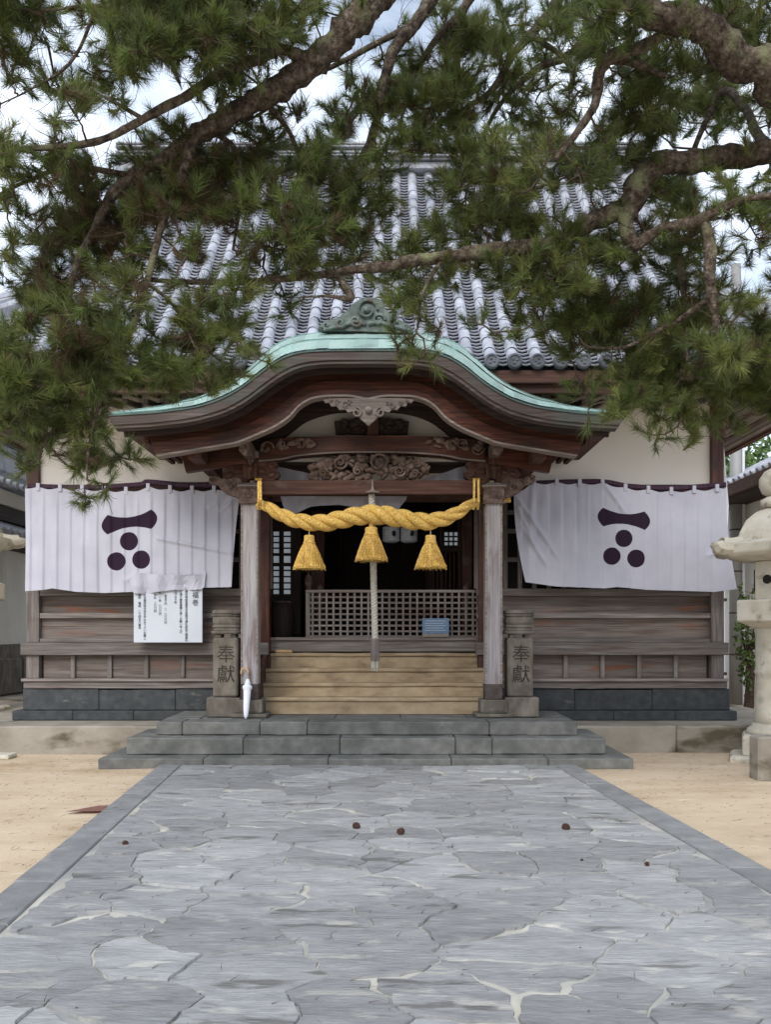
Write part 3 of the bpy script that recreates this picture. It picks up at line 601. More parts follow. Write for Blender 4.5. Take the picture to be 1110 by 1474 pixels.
# hanging gable ornament (gegyo)
GD = DB-.10; gc = 530.5
bm = bmesh.new()
for s in (-1, 1):
    w1 = [(0, 574), (20, 573), (45, 573), (66, 575), (62, 580), (57, 579), (54, 585), (46, 584), (42, 590), (33, 589), (30, 594), (22, 592), (14, 588), (0, 586)]
    pts = [(gc+s*a, b) for a, b in w1]
    add_plate(bm, pts if s < 0 else pts[::-1], GD, .035, .004)
    add_spiral(bm, (PX(gc+s*17, GD), PZ(594, GD)), .062, 1.35, .014, GD-.01, s, math.pi/2)
    for (a, b, r) in ((34, 583, .04), (46, 579, .03), (55, 577, .022), (28, 579, .03)): add_spiral(bm, (PX(gc+s*a, GD), PZ(b, GD)), r, 1.3, .008, GD-.012, -s)
add_plate(bm, smooth_poly([(gc-16, 590), (gc-13, 601), (gc-7, 606), (gc, 612), (gc+7, 606), (gc+13, 601), (gc+16, 590), (gc, 584)], 3), GD-.004, .05, .006)
add_blob(bm, P(gc, 590, GD-.02), (.045, .035, .045), 1, 2, 0)
from_bm('gable_pendant', bm, 'trim_wood', pr, smooth=False)

# ---- main tiled roof
RE, RR = 10.6, 15.0      # eave and ridge depths
RXC = -.1; HWE, HWG = 5.78, 4.2
def rz(x, dd):
    z = 4.62+.84*dd+.042*dd*dd
    return z+.28*max(0, (abs(x-RXC)-2.5)/3.3)**3*max(0, 1-dd/3)
def rslope(x, dd): return math.atan2(rz(x, dd+.05)-rz(x, dd-.05), .1)
def dmax(x):
    a = abs(x-RXC); return RR-RE if a <= HWG else max(0, HWE-a)
bm = bmesh.new(); nx = 90; xs = np.linspace(RXC-HWE, RXC+HWE, nx+1); g = []
for t in np.linspace(0, 1, 16): g.append([bm.verts.new((x, RE+.03+t*dmax(x), rz(x, t*dmax(x))-.06)) for x in xs])
for a, b in zip(g, g[1:]):
    for i in range(nx): bm.faces.new((a[i], a[i+1], b[i+1], b[i]))
bmesh.ops.solidify(bm, geom=bm.faces[:], thickness=.05)
roof = from_bm('roof', bm, 'dark_tile', hall)
PIT = .269; ncol = int(2*HWE/PIT); x0 = RXC-ncol*PIT/2
# pan tiles, joined
V = []; Q = []; rp = random.Random(3)
for c in range(ncol):
    xc = x0+(c+.5)*PIT; dd = 0
    while dd < dmax(xc)-.05:
        j = rp.uniform(-.006, .006); sl_ = rslope(xc, dd); st_ = .098; cs, sn = math.cos(sl_), math.sin(sl_)
        base = len(V)
        for (l, h) in ((.045, .016), (0, .020), (0, .046), (.13, -.012)):
            for k in range(5):
                u = (k/4-.5); V.append((xc+u*PIT*.98, RE+dd+l*cs-h*sn+j, rz(xc, dd)+l*sn+h*cs+.055*(4*u*u)-.035))
        for r in range(3):
            for k in range(4): a = base+r*5+k; Q.append((a, a+1, a+6, a+5))
        dd += st_*cs
me = nmesh('pan_tiles', V, Q); link('pan_tiles', me, 'tile', roof, kind='stuff')
# cover tiles: one shared mesh
def cover_mesh(seg=6):
    V = []; Q = []
    for (y, r) in ((0, .078), (.03, .082), (.05, .074), (.37, .068)):
        for k in range(seg+1):
            a = math.pi*k/seg; V.append((r*math.cos(a), y, r*math.sin(a)*1.05+.0))
    for i in range(3):
        for k in range(seg): a = i*(seg+1)+k; Q.append((a, a+1, a+seg+2, a+seg+1))
    V += [(0, 0, 0)]
    return np.array(V, float), Q
CV, CQ = cover_mesh(); cme = nmesh('roof_tile', CV, CQ, smooth=True); cme.materials.append(MATS['tile'])
def eave_end_mesh():
    bm = bmesh.new()
    V0 = bmesh.ops.create_cone(bm, cap_ends=True, segments=20, radius1=.092, radius2=.088, depth=.05, matrix=Matrix.Rotation(math.pi/2, 4, 'X'))
    add_tube(bm, [(.07*math.cos(a), -.03, .07*math.sin(a)) for a in np.linspace(0, 2*math.pi, 17)], .012, 5, False)
    for k in range(3): a = 2.1*k; add_blob(bm, (.028*math.cos(a), -.028, .028*math.sin(a)), (.018, .014, .018), k, 1, 0)
    me = bpy.data.meshes.new('eave_tile'); bm.to_mesh(me); bm.free(); me.materials.append(MATS['dark_tile']); return me
eme = eave_end_mesh()
plc = []
for c in range(ncol+1):
    x = x0+c*PIT; dd = 0
    while dd < dmax(x)-.1:
        sl_ = rslope(x, dd); plc.append((x, dd, sl_)); dd += .30*math.cos(sl_)
    if dmax(x) > .05: o = link('eave_tile', eme, None, roof, (x, RE-.03, rz(x, 0)+.035)); o.rotation_euler = (.0, random.uniform(0, 6), 0)
def score(p):
    D = RE+p[1]; px = CX+p[0]*F/D; py = HY-(rz(p[0], p[1])-EYE)*F/D
    dx = max(330-px, 0, px-840); dy = max(250-py, 0, py-535); return dx+dy*1.0+ (abs(px-585)*.05)
plc.sort(key=score); bv = []; bq = []
for i, (x, dd, sl_) in enumerate(plc):
    j = random.uniform(-.006, .006)
    if i < 290:
        o = link('roof_tile', cme, None, roof, (x+j, RE+dd, rz(x, dd)+.012)); o.rotation_euler = (sl_+random.uniform(-.012, .012), 0, random.uniform(-.02, .02))
    else:
        R_ = np.array(Matrix.Rotation(sl_, 3, 'X')); b0 = len(bv)*len(CV); bv.append(CV@R_.T+np.array((x+j, RE+dd, rz(x, dd)+.012))); bq.append(np.array(CQ)+b0)
link('cover_tiles', nmesh('cover_tiles', np.concatenate(bv), np.concatenate(bq), smooth=True), 'tile', roof, kind='stuff')
# edge ridges, main ridge
for s in (-1, 1):
    pts = [(RXC+s*(HWE-t), RE+t, rz(RXC+s*(HWE-t), t)) for t in np.linspace(0, HWE-HWG, 8)]
    bm = bmesh.new(); add_tube(bm, [(a, b, c+.16) for a, b, c in pts], .12, 8); add_tube(bm, [(a, b, c+.05) for a, b, c in pts], .16, 6); from_bm('hip_ridge', bm, 'tile', roof)
    pts = [(RXC+s*HWG, RE+t, rz(RXC+s*HWG, t)) for t in np.linspace(HWE-HWG, RR-RE, 10)]
    bm = bmesh.new(); add_tube(bm, [(a, b, c+.14) for a, b, c in pts], .11, 8); add_tube(bm, [(a, b, c+.03) for a, b, c in pts], .15, 6); from_bm('gable_ridge', bm, 'tile', roof)
    # side hip and gable wall
    bm = bmesh.new(); zt = rz(RXC, RR-RE)
    a = [bm.verts.new(v) for v in ((RXC+s*HWE, RE, rz(RXC+s*HWE, 0)), (RXC+s*HWG, RE+1.58, rz(RXC+s*HWG, 1.58)), (RXC+s*HWG, 2*RR-RE-1.58, rz(RXC+s*HWG, 1.58)), (RXC+s*HWE, 2*RR-RE, rz(RXC+s*HWE, 0)))]
    bm.faces.new(a); from_bm('side_roof_slope', bm, 'tile', roof)
    bm = bmesh.new(); a = [bm.verts.new(v) for v in ((RXC+s*(HWG-.15), RE+1.3, rz(0, 1.3)), (RXC+s*(HWG-.15), RR, zt), (RXC+s*(HWG-.15), 2*RR-RE-1.3, rz(0, 1.3)))]; bm.faces.new(a); from_bm('gable_wall', bm, 'white_plaster', roof)
bm = bmesh.new(); zt = rz(RXC, RR-RE); a = [bm.verts.new(v) for v in ((RXC-HWG, RR, zt), (RXC+HWG, RR, zt), (RXC+HWE, 2*RR-RE, 4.7), (RXC-HWE, 2*RR-RE, 4.7))]; bm.faces.new(a); from_bm('rear_roof_slope', bm, 'tile', roof)
zb = rz(RXC, 4.4)-.1; zz = zb
for i, (h, wd, m_) in enumerate(((.16, .30, 'tile'), (.05, .36, 'dark_tile'), (.07, .28, 'white_plaster'), (.05, .34, 'tile'), (.035, .27, 'dark_tile'), (.05, .33, 'tile'), (.10, .22, 'white_plaster'), (.05, .32, 'tile'), (.035, .25, 'dark_tile'), (.05, .31, 'tile'))):
    box('ridge_course', m_, roof, RXC-HWG-.1, RXC+HWG+.1, RR-wd, RR+wd, zz+.001, zz+h*.66-.001, .006); zz += h*.66
for i in range(28):
    x = RXC-HWG+i*.3; bm = bmesh.new(); add_tube(bm, [(x, RR, zz+.05), (x+.29, RR, zz+.05)], [.11, .10], 10); from_bm('ridge_tile', bm, 'tile', roof)
for i in range(62):
    x = RXC-HWG+.05+i*.135; bm = bmesh.new(); add_blob(bm, (x, RR-.235, zz-.155), (.05, .03, .04), i, 1, 0); from_bm('ridge_boss', bm, 'dark_tile', roof)
# eave boards, rafters
for sg in range(10):
    a = RXC-HWE+.1+sg*(2*HWE-.2)/10; b = a+(2*HWE-.2)/10
    for (y0, y1, dz0, dz1, mm) in ((RE+.02, RE+.12, -.20, -.06, 'brown_wood_x'), (RE+.10, RE+.2, -.30, -.205, 'red_wood_x'), (RE+.75, RE+.85, -.16, -.06, 'brown_wood_x')):
        bm = bmesh.new(); za, zb_ = rz(a, 0), rz(b, 0)
        if y0 > RE+.5: dz0 += .1; dz1 += .1
        v = add_box(bm, a, b, y0, y1, dz0, dz1, 0)
        for q in v: q.co.z += za if q.co.x < (a+b)/2 else zb_
        from_bm('eave_board', bm, mm, roof)
xr = RXC-HWE+.25
while xr < RXC+HWE-.2:
    z = rz(xr, 0)
    for (ya, yb, zo, hh) in ((RE+.14, 12.0, -.20, .06), (RE+.72, 12.1, -.33, .07)):
        bm = bmesh.new(); v = add_box(bm, xr-.03, xr+.03, ya, yb, zo-hh, zo, 0)
        for q in v: q.co.z += z+(q.co.y-RE)*.16
        from_bm('rafter', bm, 'grey_wood_y' if zo < -.3 else 'brown_wood_y', roof)
    xr += .262
for s in (-1, 1):     # side eave boards seen from below
    for k in range(9):
        a = RXC+s*(4.75+k*.115); bm = bmesh.new(); v = add_box(bm, a-.052, a+.052, RE+.3, 18.6, 4.42+(-.012*(k % 2)), 4.45, 0)
        from_bm('eave_soffit_board', bm, 'soffit', roof) if False else from_bm('eave_soffit_board', bm, 'red_wood_y' if k % 3 == 2 else 'grey_wood_y', roof)
    bm = bmesh.new(); add_box(bm, RXC+s*(5.74)-.05, RXC+s*(5.74)+.05, RE+.1, 18.9, 4.40, 4.62, .004); from_bm('eave_board', bm, 'brown_wood_y', roof)
bm = bmesh.new(); v = add_box(bm, RXC-HWE+.2, RXC+HWE-.2, RE+.2, 12.3, -.19, -.15)
for q in v: q.co.z += rz(0, 0)+(q.co.y-RE)*.16
from_bm('soffit_panel', bm, 'brown_wood_y', roof)

# ================================================================ CURTAINS
def crest_nodes(name, bx, by, bw, slant, circles):
    """white cotton with a printed crest: a dumbbell bar above three discs, in cloth pixels (UV)"""
    m = MATS['cloth'].copy(); m.name = name; t = m.node_tree; N = t.nodes.new; K = t.links.new
    b = [n for n in t.nodes if n.type == 'BSDF_PRINCIPLED'][0]; col = b.inputs['Base Color'].links[0].from_socket
    uv = N('ShaderNodeUVMap'); uv.uv_map = 'cloth'; sp = N('ShaderNodeSeparateXYZ'); K(uv.outputs[0], sp.inputs[0])
    def M(op, a, b_=None, c=None):
        n = N('ShaderNodeMath'); n.operation = op
        for i, v in enumerate((a, b_, c)):
            if v is None: continue
            if isinstance(v, (int, float)): n.inputs[i].default_value = v
            else: K(v, n.inputs[i])
        return n.outputs[0]
    ux = M('MULTIPLY', sp.outputs[0], 1000); uy = M('MULTIPLY', sp.outputs[1], 1000)
    ins = None
    for (cx, cy, r) in circles:
        dx = M('SUBTRACT', ux, cx); dy = M('SUBTRACT', uy, cy)
        d2 = M('SQRT', M('ADD', M('MULTIPLY', dx, dx), M('MULTIPLY', dy, dy))); q = M('LESS_THAN', d2, r); ins = q if ins is None else M('MAXIMUM', ins, q)
    dx = M('SUBTRACT', ux, bx); dy = M('SUBTRACT', M('SUBTRACT', uy, by), M('MULTIPLY', dx, slant)); ax = M('ABSOLUTE', dx)
    hh = M('ADD', 7.2, M('MULTIPLY', M('MULTIPLY', dx, dx), .0072))              # half height grows towards the ends
    e = M('SUBTRACT', bw, M('MULTIPLY', M('MULTIPLY', dy, dy), .045))
    bar = M('MULTIPLY', M('LESS_THAN', M('ABSOLUTE', dy), hh), M('LESS_THAN', ax, e)); ins = M('MAXIMUM', ins, bar)
    mi = N('ShaderNodeMix'); mi.data_type = 'RGBA'; K(ins, mi.inputs[0]); K(col, mi.inputs[6]); mi.inputs[7].default_value = (.022, .010, .026, 1)
    K(mi.outputs[2], b.inputs['Base Color']); MATS[name] = m
def seg_fold(x, y, a, b, wdt):
    ax, ay = a; bx, by = b; L2 = (bx-ax)**2+(by-ay)**2; t = max(0, min(1, ((x-ax)*(bx-ax)+(y-ay)*(by-ay))/L2))
    d = math.hypot(x-ax-t*(bx-ax), y-ay-t*(by-ay)); return math.exp(-(d/wdt)**2)*math.sin(math.pi*min(1, .15+t*.85))**.5 if t < 1 else math.exp(-(d/wdt)**2)*.3
def curtain(topc, botc, lft, rgt, D, m, folds, period, loops, label, rope):
    nu, nv = 320, 80; V = []; U = []
    tx = [p[0] for p in topc]; ty = [p[1] for p in topc]; bx = [p[0] for p in botc]; by = [p[1] for p in botc]
    for j in range(nv+1):
        v = j/nv
        for i in range(nu+1):
            u = i/nu
            xt = tx[0]+(tx[-1]-tx[0])*u; xb = bx[0]+(bx[-1]-bx[0])*u
            yt = np.interp(xt, tx, ty); yb = np.interp(xb, bx, by)
            x = xt+(xb-xt)*v; y = yt+(yb-yt)*v
            y += (1-v)*1.3*math.sin(2*math.pi*(x-loops[0])/(loops[1]-loops[0])-math.pi/2)*(1 if v < .5 else .5)
            x += lft(v)*(1-u)+rgt(v)*u
            ph = ((x-loops[0])/period) % 1.0; fade = min(1, v*4+.25)
            w_ = .017*(ph/.16 if ph < .16 else (1-ph)/.84)*fade-.016*v
            w_ += .03*noise.noise(Vector((x*.02, y*.010, 3)))+.012*(1-v)*noise.noise(Vector((x*.09, y*.02, 11)))+.008*noise.noise(Vector((x*.08, y*.03, 7)))
            for (a, b, wd, am) in folds: w_ -= am*seg_fold(x, y, a, b, wd)
            V.append((PX(x, D), D+w_, PZ(y, D))); U.append((x/1000, y/1000))
    Q = [(j*(nu+1)+i, (j+1)*(nu+1)+i, (j+1)*(nu+1)+i+1, j*(nu+1)+i+1) for j in range(nv) for i in range(nu)]
    V = np.array(V); me = nmesh('curtain', V, Q, smooth=True)
    uvl = me.uv_layers.new(name='cloth'); U = np.array(U, np.float32); li = np.empty(len(me.loops), np.int32); me.loops.foreach_get('vertex_index', li); uvl.data.foreach_set('uv', U[li].ravel())
    o = link('curtain', me, m, None, label=label, cat='curtain', group='white crested curtains on the hall front')
    x = loops[0]
    while x < tx[-1]-4:
        if x > tx[0]+2:
            y = float(np.interp(x, tx, ty)); box('hanging_loop', 'cloth', o, PX(x-2.6, D), PX(x+2.6, D), D-.012, D+.03, PZ(y+4, D), PZ(y-7, D), .003)
        x += loops[1]-loops[0]
    bm = bmesh.new(); add_tube(bm, [P(a, b, D+.05) for a, b in smooth_line(rope, 6)], .038, 8); from_bm('hanging_pole', bm, 'purple_rope', o)
    return o
crest_nodes('cloth_left', 186, 751.5, 40, -.13, [(185, 779, 13.2), (167, 808, 13.2), (203, 805.5, 13.2)])
crest_nodes('cloth_right', 898.5, 747, 38, .09, [(898.5, 775, 12.5), (881.5, 800.5, 12.5), (916, 804, 12.8)])
curtain([(35, 702), (100, 704), (185, 708), (216, 702), (250, 706), (311, 706), (330, 704), (345, 712)], [(36, 851), (60, 849.5), (75, 847), (110, 852), (150, 853.5), (190, 852), (220, 848), (333, 845)],
        lambda v: 0, lambda v: -6*v*(1-v), 11.72, 'cloth_left', [((228, 775), (338, 797), 2.6, .035), ((318, 735), (345, 712), 3, .03), ((300, 730), (338, 708), 3, .02), ((180, 835), (215, 822), 4, .02)], 19.4, (22.5, 54.2),
        'white curtain with bar and three dots hanging over the notice board', [(40, 700), (120, 702), (200, 698), (212, 694), (260, 698), (311, 698), (345, 701)])
curtain([(740, 712), (766, 697), (800, 695.5), (871, 697), (906, 704), (966, 708), (1000, 706), (1046, 703)], [(757, 838), (800, 844), (870, 847), (890, 845), (931, 849), (1000, 851), (1030, 852), (1061, 848)],
        lambda v: -4*math.sin(v*3.1), lambda v: -3*math.sin(v*3.1), 11.72, 'cloth_right', [((742, 714), (805, 805), 3.2, .045), ((752, 760), (788, 815), 3.2, .04), ((872, 700), (902, 740), 3, .03), ((745, 730), (772, 790), 3, .03), ((1020, 800), (1050, 790), 3, .02), ((766, 700), (760, 830), 4, .02)], 19.6, (769, 802),
        'white curtain with bar and three dots hanging right of the porch', [(766, 696), (820, 694), (870, 694), (905, 700), (966, 703), (1045, 698)])
# indoor curtain swags above the door
def swag(pts, D, label):
    bm = bmesh.new(); poly = smooth_poly(pts, 3); add_plate(bm, poly, D, .012, 0); bmesh.ops.triangulate(bm, faces=bm.faces[:]); bmesh.ops.subdivide_edges(bm, edges=bm.edges[:], cuts=2, use_grid_fill=True)
    for v in bm.verts: v.co.y += .05*noise.noise(v.co*5)+.02*math.sin(v.co.x*26)
    return from_bm('curtain', bm, 'cloth', None, label=label, cat='curtain')
swag([(388, 668), (395, 671), (420, 676), (450, 683), (500, 692), (560, 700), (586, 712), (576, 730), (568, 735), (530, 733), (500, 728), (460, 726), (430, 737), (420, 738), (409, 732), (403, 712), (392, 690)], 11.38, 'white curtain drawn up in a swag at the left of the door')
swag([(680, 668), (668, 671), (640, 680), (610, 690), (600, 700), (640, 698), (676, 694), (682, 684)], 11.38, 'small end of a white curtain gathered at the right of the door')
swag([(192, 826), (240, 828), (290, 827), (294, 823), (291, 836), (290, 848), (250, 849), (192, 854)], 11.655, 'loose white cloth flap hanging over the top of the notice board')

# ================================================================ NOTICE BOARD
BD = 11.70
nb = empty('notice_board', P(242, 925, BD), label='white notice board with vertical Japanese writing under the curtain', cat='sign')
pbox('panel', 'paper', nb, 192, 291, 840, 925, BD, .03, .004)
def glyph(ch, px, py, hpx, D, m, parent, name='lettering'):
    me = GL.get((ch, hpx)) or text_mesh(ch, hpx/F*D*1.0, .0015); GL[(ch, hpx)] = me
    o = link(name, me, m, parent, P(px, py, D)); o.rotation_euler = (math.pi/2, 0, 0); return o
GL = {}
def column_text(s, px, py, hp, D, m, parent):
    mes = []; bm = bmesh.new()
    for i, ch in enumerate(s):
        if ch == ' ': continue
        me = GL.get((ch, hp)) or text_mesh(ch, hp/F*D*1.05, .001); GL[(ch, hp)] = me
        n0 = len(bm.verts); bm.from_mesh(me); bm.verts.ensure_lookup_table()
        for v in bm.verts[n0:]: v.co = Vector((v.co.x, -v.co.z, v.co.y))+P(px, py+i*hp, D)
    from_bm('lettering', bm, m, parent)
for i, (ch, y) in enumerate((('大', 847), ('福', 857.5), ('巻', 868))): glyph(ch, 281, y, 9.5, BD-.003, 'ink', nb)
for s, x, y in (('初穂料奉納者御芳名板御守護札新設之御案内', 268, 848), ('右の通り御奉賛賜り度くお願い申上げ', 260, 848), ('し上げます料', 252.5, 848),
                ('一 金五千円 二、〇〇〇円', 238, 850), ('御札 一体 〇〇〇円', 230, 849), ('守 木札 二〇〇円', 223, 849),
                ('神社社務所受付迄お申込み下さい右願上', 208, 853), ('社務所 電話 二三四五六番迄', 200.5, 853)): column_text(s, x, y, 3.9, BD-.003, 'ink', nb)

# ================================================================ STRAW ROPE AND TASSELS
RD = 10.72
ctr = [(360, 721, 5), (368, 722.5, 6), (380, 727, 7), (399, 738, 9), (419, 747, 10), (443, 752, 11), (467, 752.5, 12), (488, 748.5, 12.6), (510, 743.5, 13), (534, 740.5, 13.5), (550, 741.5, 13.5), (571, 745, 13), (592, 749, 12.6), (612, 751, 12), (633, 748, 11), (654, 741, 9.6), (668, 732, 8), (685, 723, 6.5), (697, 720, 6), (718, 719, 5.5), (735, 718, 5)]
cl = smooth_line(ctr, 12)
rope = empty('straw_rope', P(540, 741, RD), label='thick twisted golden straw rope slung between the porch columns', cat='rope')
arc = [0]
for a, b in zip(cl, cl[1:]): arc.append(arc[-1]+math.hypot(b[0]-a[0], b[1]-a[1]))
def add_bits(bm, pts, rad, n=400):   # loose straw ends lying on the rope
    for _ in range(n):
        i = random.randrange(4, len(pts)-4); c = Vector(pts[i]); a = random.uniform(0, 6.28); d_ = Vector((math.cos(a)*.2, -abs(math.sin(a)), math.cos(a))).normalized()
        p = c+d_*rad[i]*.97; t = (Vector(pts[i+1])-c).normalized(); q = p+t*random.uniform(.02, .05)+d_*random.uniform(.0, .012)
        add_tube(bm, [p, q], .0012, 3, False)
for k in range(3):
    pts = []; rad = []
    for i, (x, y, r) in enumerate(cl):
        t = np.array(cl[min(i+1, len(cl)-1)][:2])-np.array(cl[max(i-1, 0)][:2]); t = t/np.hypot(*t); nrm = np.array((-t[1], t[0]))
        ph = 2*math.pi*(arc[i]/74.0)+k*2*math.pi/3; rr = r*.56
        q = np.array((x, y))+nrm*rr*math.sin(ph); Dq = RD+.56*min(1, max(0, (x-670)/23))**1.5+.30*min(1, max(0, (386-x)/16)); pts.append((PX(q[0], Dq), Dq-math.cos(ph)*rr/F*RD, PZ(q[1], Dq))); rad.append(r*.535/F*RD)
    bm = bmesh.new(); add_tube(bm, pts, rad, 12); add_bits(bm, pts, rad, 260); from_bm('strand', bm, 'straw', rope, smooth=True)
for x, y0, xs_ in ((372, 692, (0, 3)), (686, 690, (-3, 3))):
    bm = bmesh.new()
    for d_ in xs_:
        pts = [P(x+1+d_*.4, y0, CD-.10), P(x+d_, y0+2, RD-.1), P(x+d_*1.1, 722, RD-.12), P(x+d_-1, 733, RD-.03)]; add_tube(bm, pts, .014, 8)
    add_tube(bm, [P(x-5, 690, CD-.09), P(x+5, 690, CD-.09)], .016, 8)
    from_bm('tie', bm, 'straw', rope)
def tassel(x, yt, yc, yb, w1, w2, label):
    t = empty('straw_tassel', P(x, yb, RD), label=label, cat='tassel', group='golden straw tassels hanging from the twisted rope')
    s = RD/F; X_ = PX(x, RD); bm = bmesh.new()
    hh = yb-yc; prof = [(w2*.96*s, PZ(yb, RD)), (w2*s, PZ(yb-3, RD))]+[((w1*1.05+(w2-w1*1.05)*f)*s, PZ(yc+(1-g_)*hh*1.0, RD)) for f, g_ in ((.82, .22), (.62, .45), (.42, .66), (.25, .82), (.1, .93), (0, 1.0))]
    prof = [(r, z) for r, z in prof]
    rr = [random.uniform(-1, 1) for _ in range(96)]
    add_lathe(bm, X_, RD, prof, 96, 0, lambda a, k: 1+.045*rr[int(round(a/(2*math.pi)*96)) % 96]*(1 if k < 7 else .4)+.03*math.sin(a*5+k))
    for _ in range(620):       # single straws standing off the skirt
        a = random.uniform(0, 6.283); f = random.random()**.8; g0 = random.uniform(0, .75)
        y0 = yc+hh*g0; y1 = min(yb+2, y0+random.uniform(8, 16)); r0 = (w1*1.05+(w2-w1)*(g0**.85))*s*1.01; g1 = (y1-yc)/hh; r1 = (w1*1.05+(w2-w1)*(g1**.85))*s*random.uniform(1.0, 1.05)
        a2 = a+random.uniform(-.12, .12); add_tube(bm, [(X_+r0*math.cos(a), RD+r0*math.sin(a), PZ(y0, RD)), (X_+r1*math.cos(a2), RD+r1*math.sin(a2), PZ(y1, RD))], .0026, 3, False)
    from_bm('skirt', bm, 'straw', t)
    bm = bmesh.new(); add_lathe(bm, X_, RD, [(w1*1.08*s, PZ(yc+1, RD)), (w1*1.02*s, PZ(yc-3, RD)), (w1*s, PZ((yc+yt)/2, RD)), (w1*.98*s, PZ(yt+1, RD)), (w1*.8*s, PZ(yt, RD))], 40, 0, lambda a, k: 1+.03*math.sin(a*20))
    add_tube(bm, [(X_+w1*1.1*s*math.cos(a), RD+w1*1.1*s*math.sin(a), PZ(yc-.5, RD)) for a in np.linspace(0, 2*math.pi, 25)], .008, 6, False)
    from_bm('neck', bm, 'straw', t)
    bm = bmesh.new(); add_tube(bm, [P(x, yt+1, RD), P(x, yt-9, RD)], .006 if w1 < 8.5 else .03, 8); from_bm('cord', bm, 'hemp' if w1 < 8.5 else 'straw', t)
tassel(445, 770.5, 782, 819, 7.6, 22.5, 'left straw tassel, above the dark sliding door'); tassel(534.5, 759, 770, 807, 9, 22.5, 'middle straw tassel, where the bell rope hangs'); tassel(620, 770.5, 782, 818, 7.6, 22, 'right straw tassel, above the blue card')
# bell rope
br = empty('bell_rope', P(540, 965, 10.95), label='pale twisted bell rope hanging in front of the doorway', cat='rope')
BRD = 10.95
for k in range(3):
    pts = []
    for i in range(240):
        y = 712+(922-712)*i/239; x = 535+5*((y-712)/210); ph = i*.42+k*2.094; pts.append((PX(x, BRD)+.020*math.cos(ph), BRD-.020*math.sin(ph), PZ(y, BRD)))
    bm = bmesh.new(); add_tube(bm, pts, .022, 7); from_bm('strand', bm, 'hemp', br, smooth=True)
bm = bmesh.new(); add_lathe(bm, PX(540, BRD), BRD, [(.055, PZ(951, BRD)), (.058, PZ(921, BRD)), (.05, PZ(919, BRD))], 8); from_bm('wooden_grip', bm, 'grey_wood_z', br)
bm = bmesh.new()
for k in range(40):
    a = random.uniform(0, 6.28); r = random.uniform(.0, .04); x = PX(540, BRD); add_tube(bm, [(x+r*math.cos(a), BRD+r*math.sin(a), PZ(950, BRD)), (x+r*1.25*math.cos(a), BRD+r*1.25*math.sin(a), PZ(random.uniform(960, 967), BRD))], .006, 4)
from_bm('rope_end', bm, 'hemp', br)
bm = bmesh.new(); z = PZ(710, CD-.15); add_lathe(bm, PX(536.5, CD), CD-.15, [(.095, z), (.08, z+.018), (.035, z+.03), (.014, z+.06), (.008, z+.16)], 16); from_bm('rain_cap', bm, 'trim_wood', br)

# ================================================================ LATTICE SCREEN, CARD, SMALL THINGS AT THE DOOR
LD = 12.14
ls = empty('lattice_screen', P(566, 918, LD), label='low grey wooden lattice screen across the doorway', cat='screen')
for i in range(25):
    x = 450+i*10.05; pbox('upright_bar', 'grey_wood_z', ls, x-1.5, x+1.5, 852, 917.2, LD, .022, .002)
for j in range(7):
    y = 859.5+j*8.2; pbox('cross_bar', 'grey_wood_x', ls, 446, 690, y-1.4, y+1.4, LD+.004, .024, .002)
pbox('frame_rail', 'grey_wood_x', ls, 440, 692, 849, 853, LD-.01, .05, .003); pbox('frame_rail', 'grey_wood_x', ls, 440, 692, 914.5, 917.6, LD-.008, .05, .003)
pbox('frame_post', 'grey_wood_z', ls, 440, 446, 853.2, 914.3, LD-.006, .05, .003); pbox('frame_post', 'grey_wood_z', ls, 688, 692, 853.2, 914.3, LD-.006, .05, .003)
bc = empty('notice_card', P(627, 917, LD-.05), label='small blue printed card on a wooden foot leaning at the lattice screen', cat='card')
pbox('card', 'blue_print', bc, 608, 646.5, 890, 912, LD-.06, .012, .002); pbox('foot', 'trim_wood', bc, 608, 646.5, 912.2, 917.3, LD-.07, .04, .003)
for i in range(5): pbox('print_line', 'paper', bc, 612, 642-3*(i % 2), 893.5+i*3.4, 894.1+i*3.4, LD-.0615, .001, 0)
bm = bmesh.new(); add_box(bm, PX(395, 12.08)+.1-.1, PX(420, 12.08), 12.11, 12.23, PZ(940, 12.1)+.001, PZ(935.5, 12.1), .01); add_box(bm, PX(398, 12.08), PX(417, 12.08), 12.13, 12.21, PZ(935.4, 12.1), PZ(934, 12.1), .004)
from_bm('box', bm, 'bamboo', None, label='small pale wooden box lying on the top stair', cat='box')
dr = empty('drum', P(405, 916, 12.62), label='dark barrel drum standing just inside the doorway at the left', cat='drum')
bm = bmesh.new(); x, z0, z1 = PX(406, 12.65), FZ+.001, PZ(866, 12.65); add_lathe(bm, x, 12.65, [(.13, z0), (.155, z0+.1), (.165, (z0+z1)/2), (.155, z1-.1), (.13, z1)], 20); from_bm('body', bm, 'dark_wood_z', dr, smooth=True)
bm = bmesh.new(); add_lathe(bm, x, 12.65, [(.133, z1-.03), (.135, z1+.004), (.10, z1+.008)], 20); from_bm('drum_head', bm, 'carved_wood', dr)
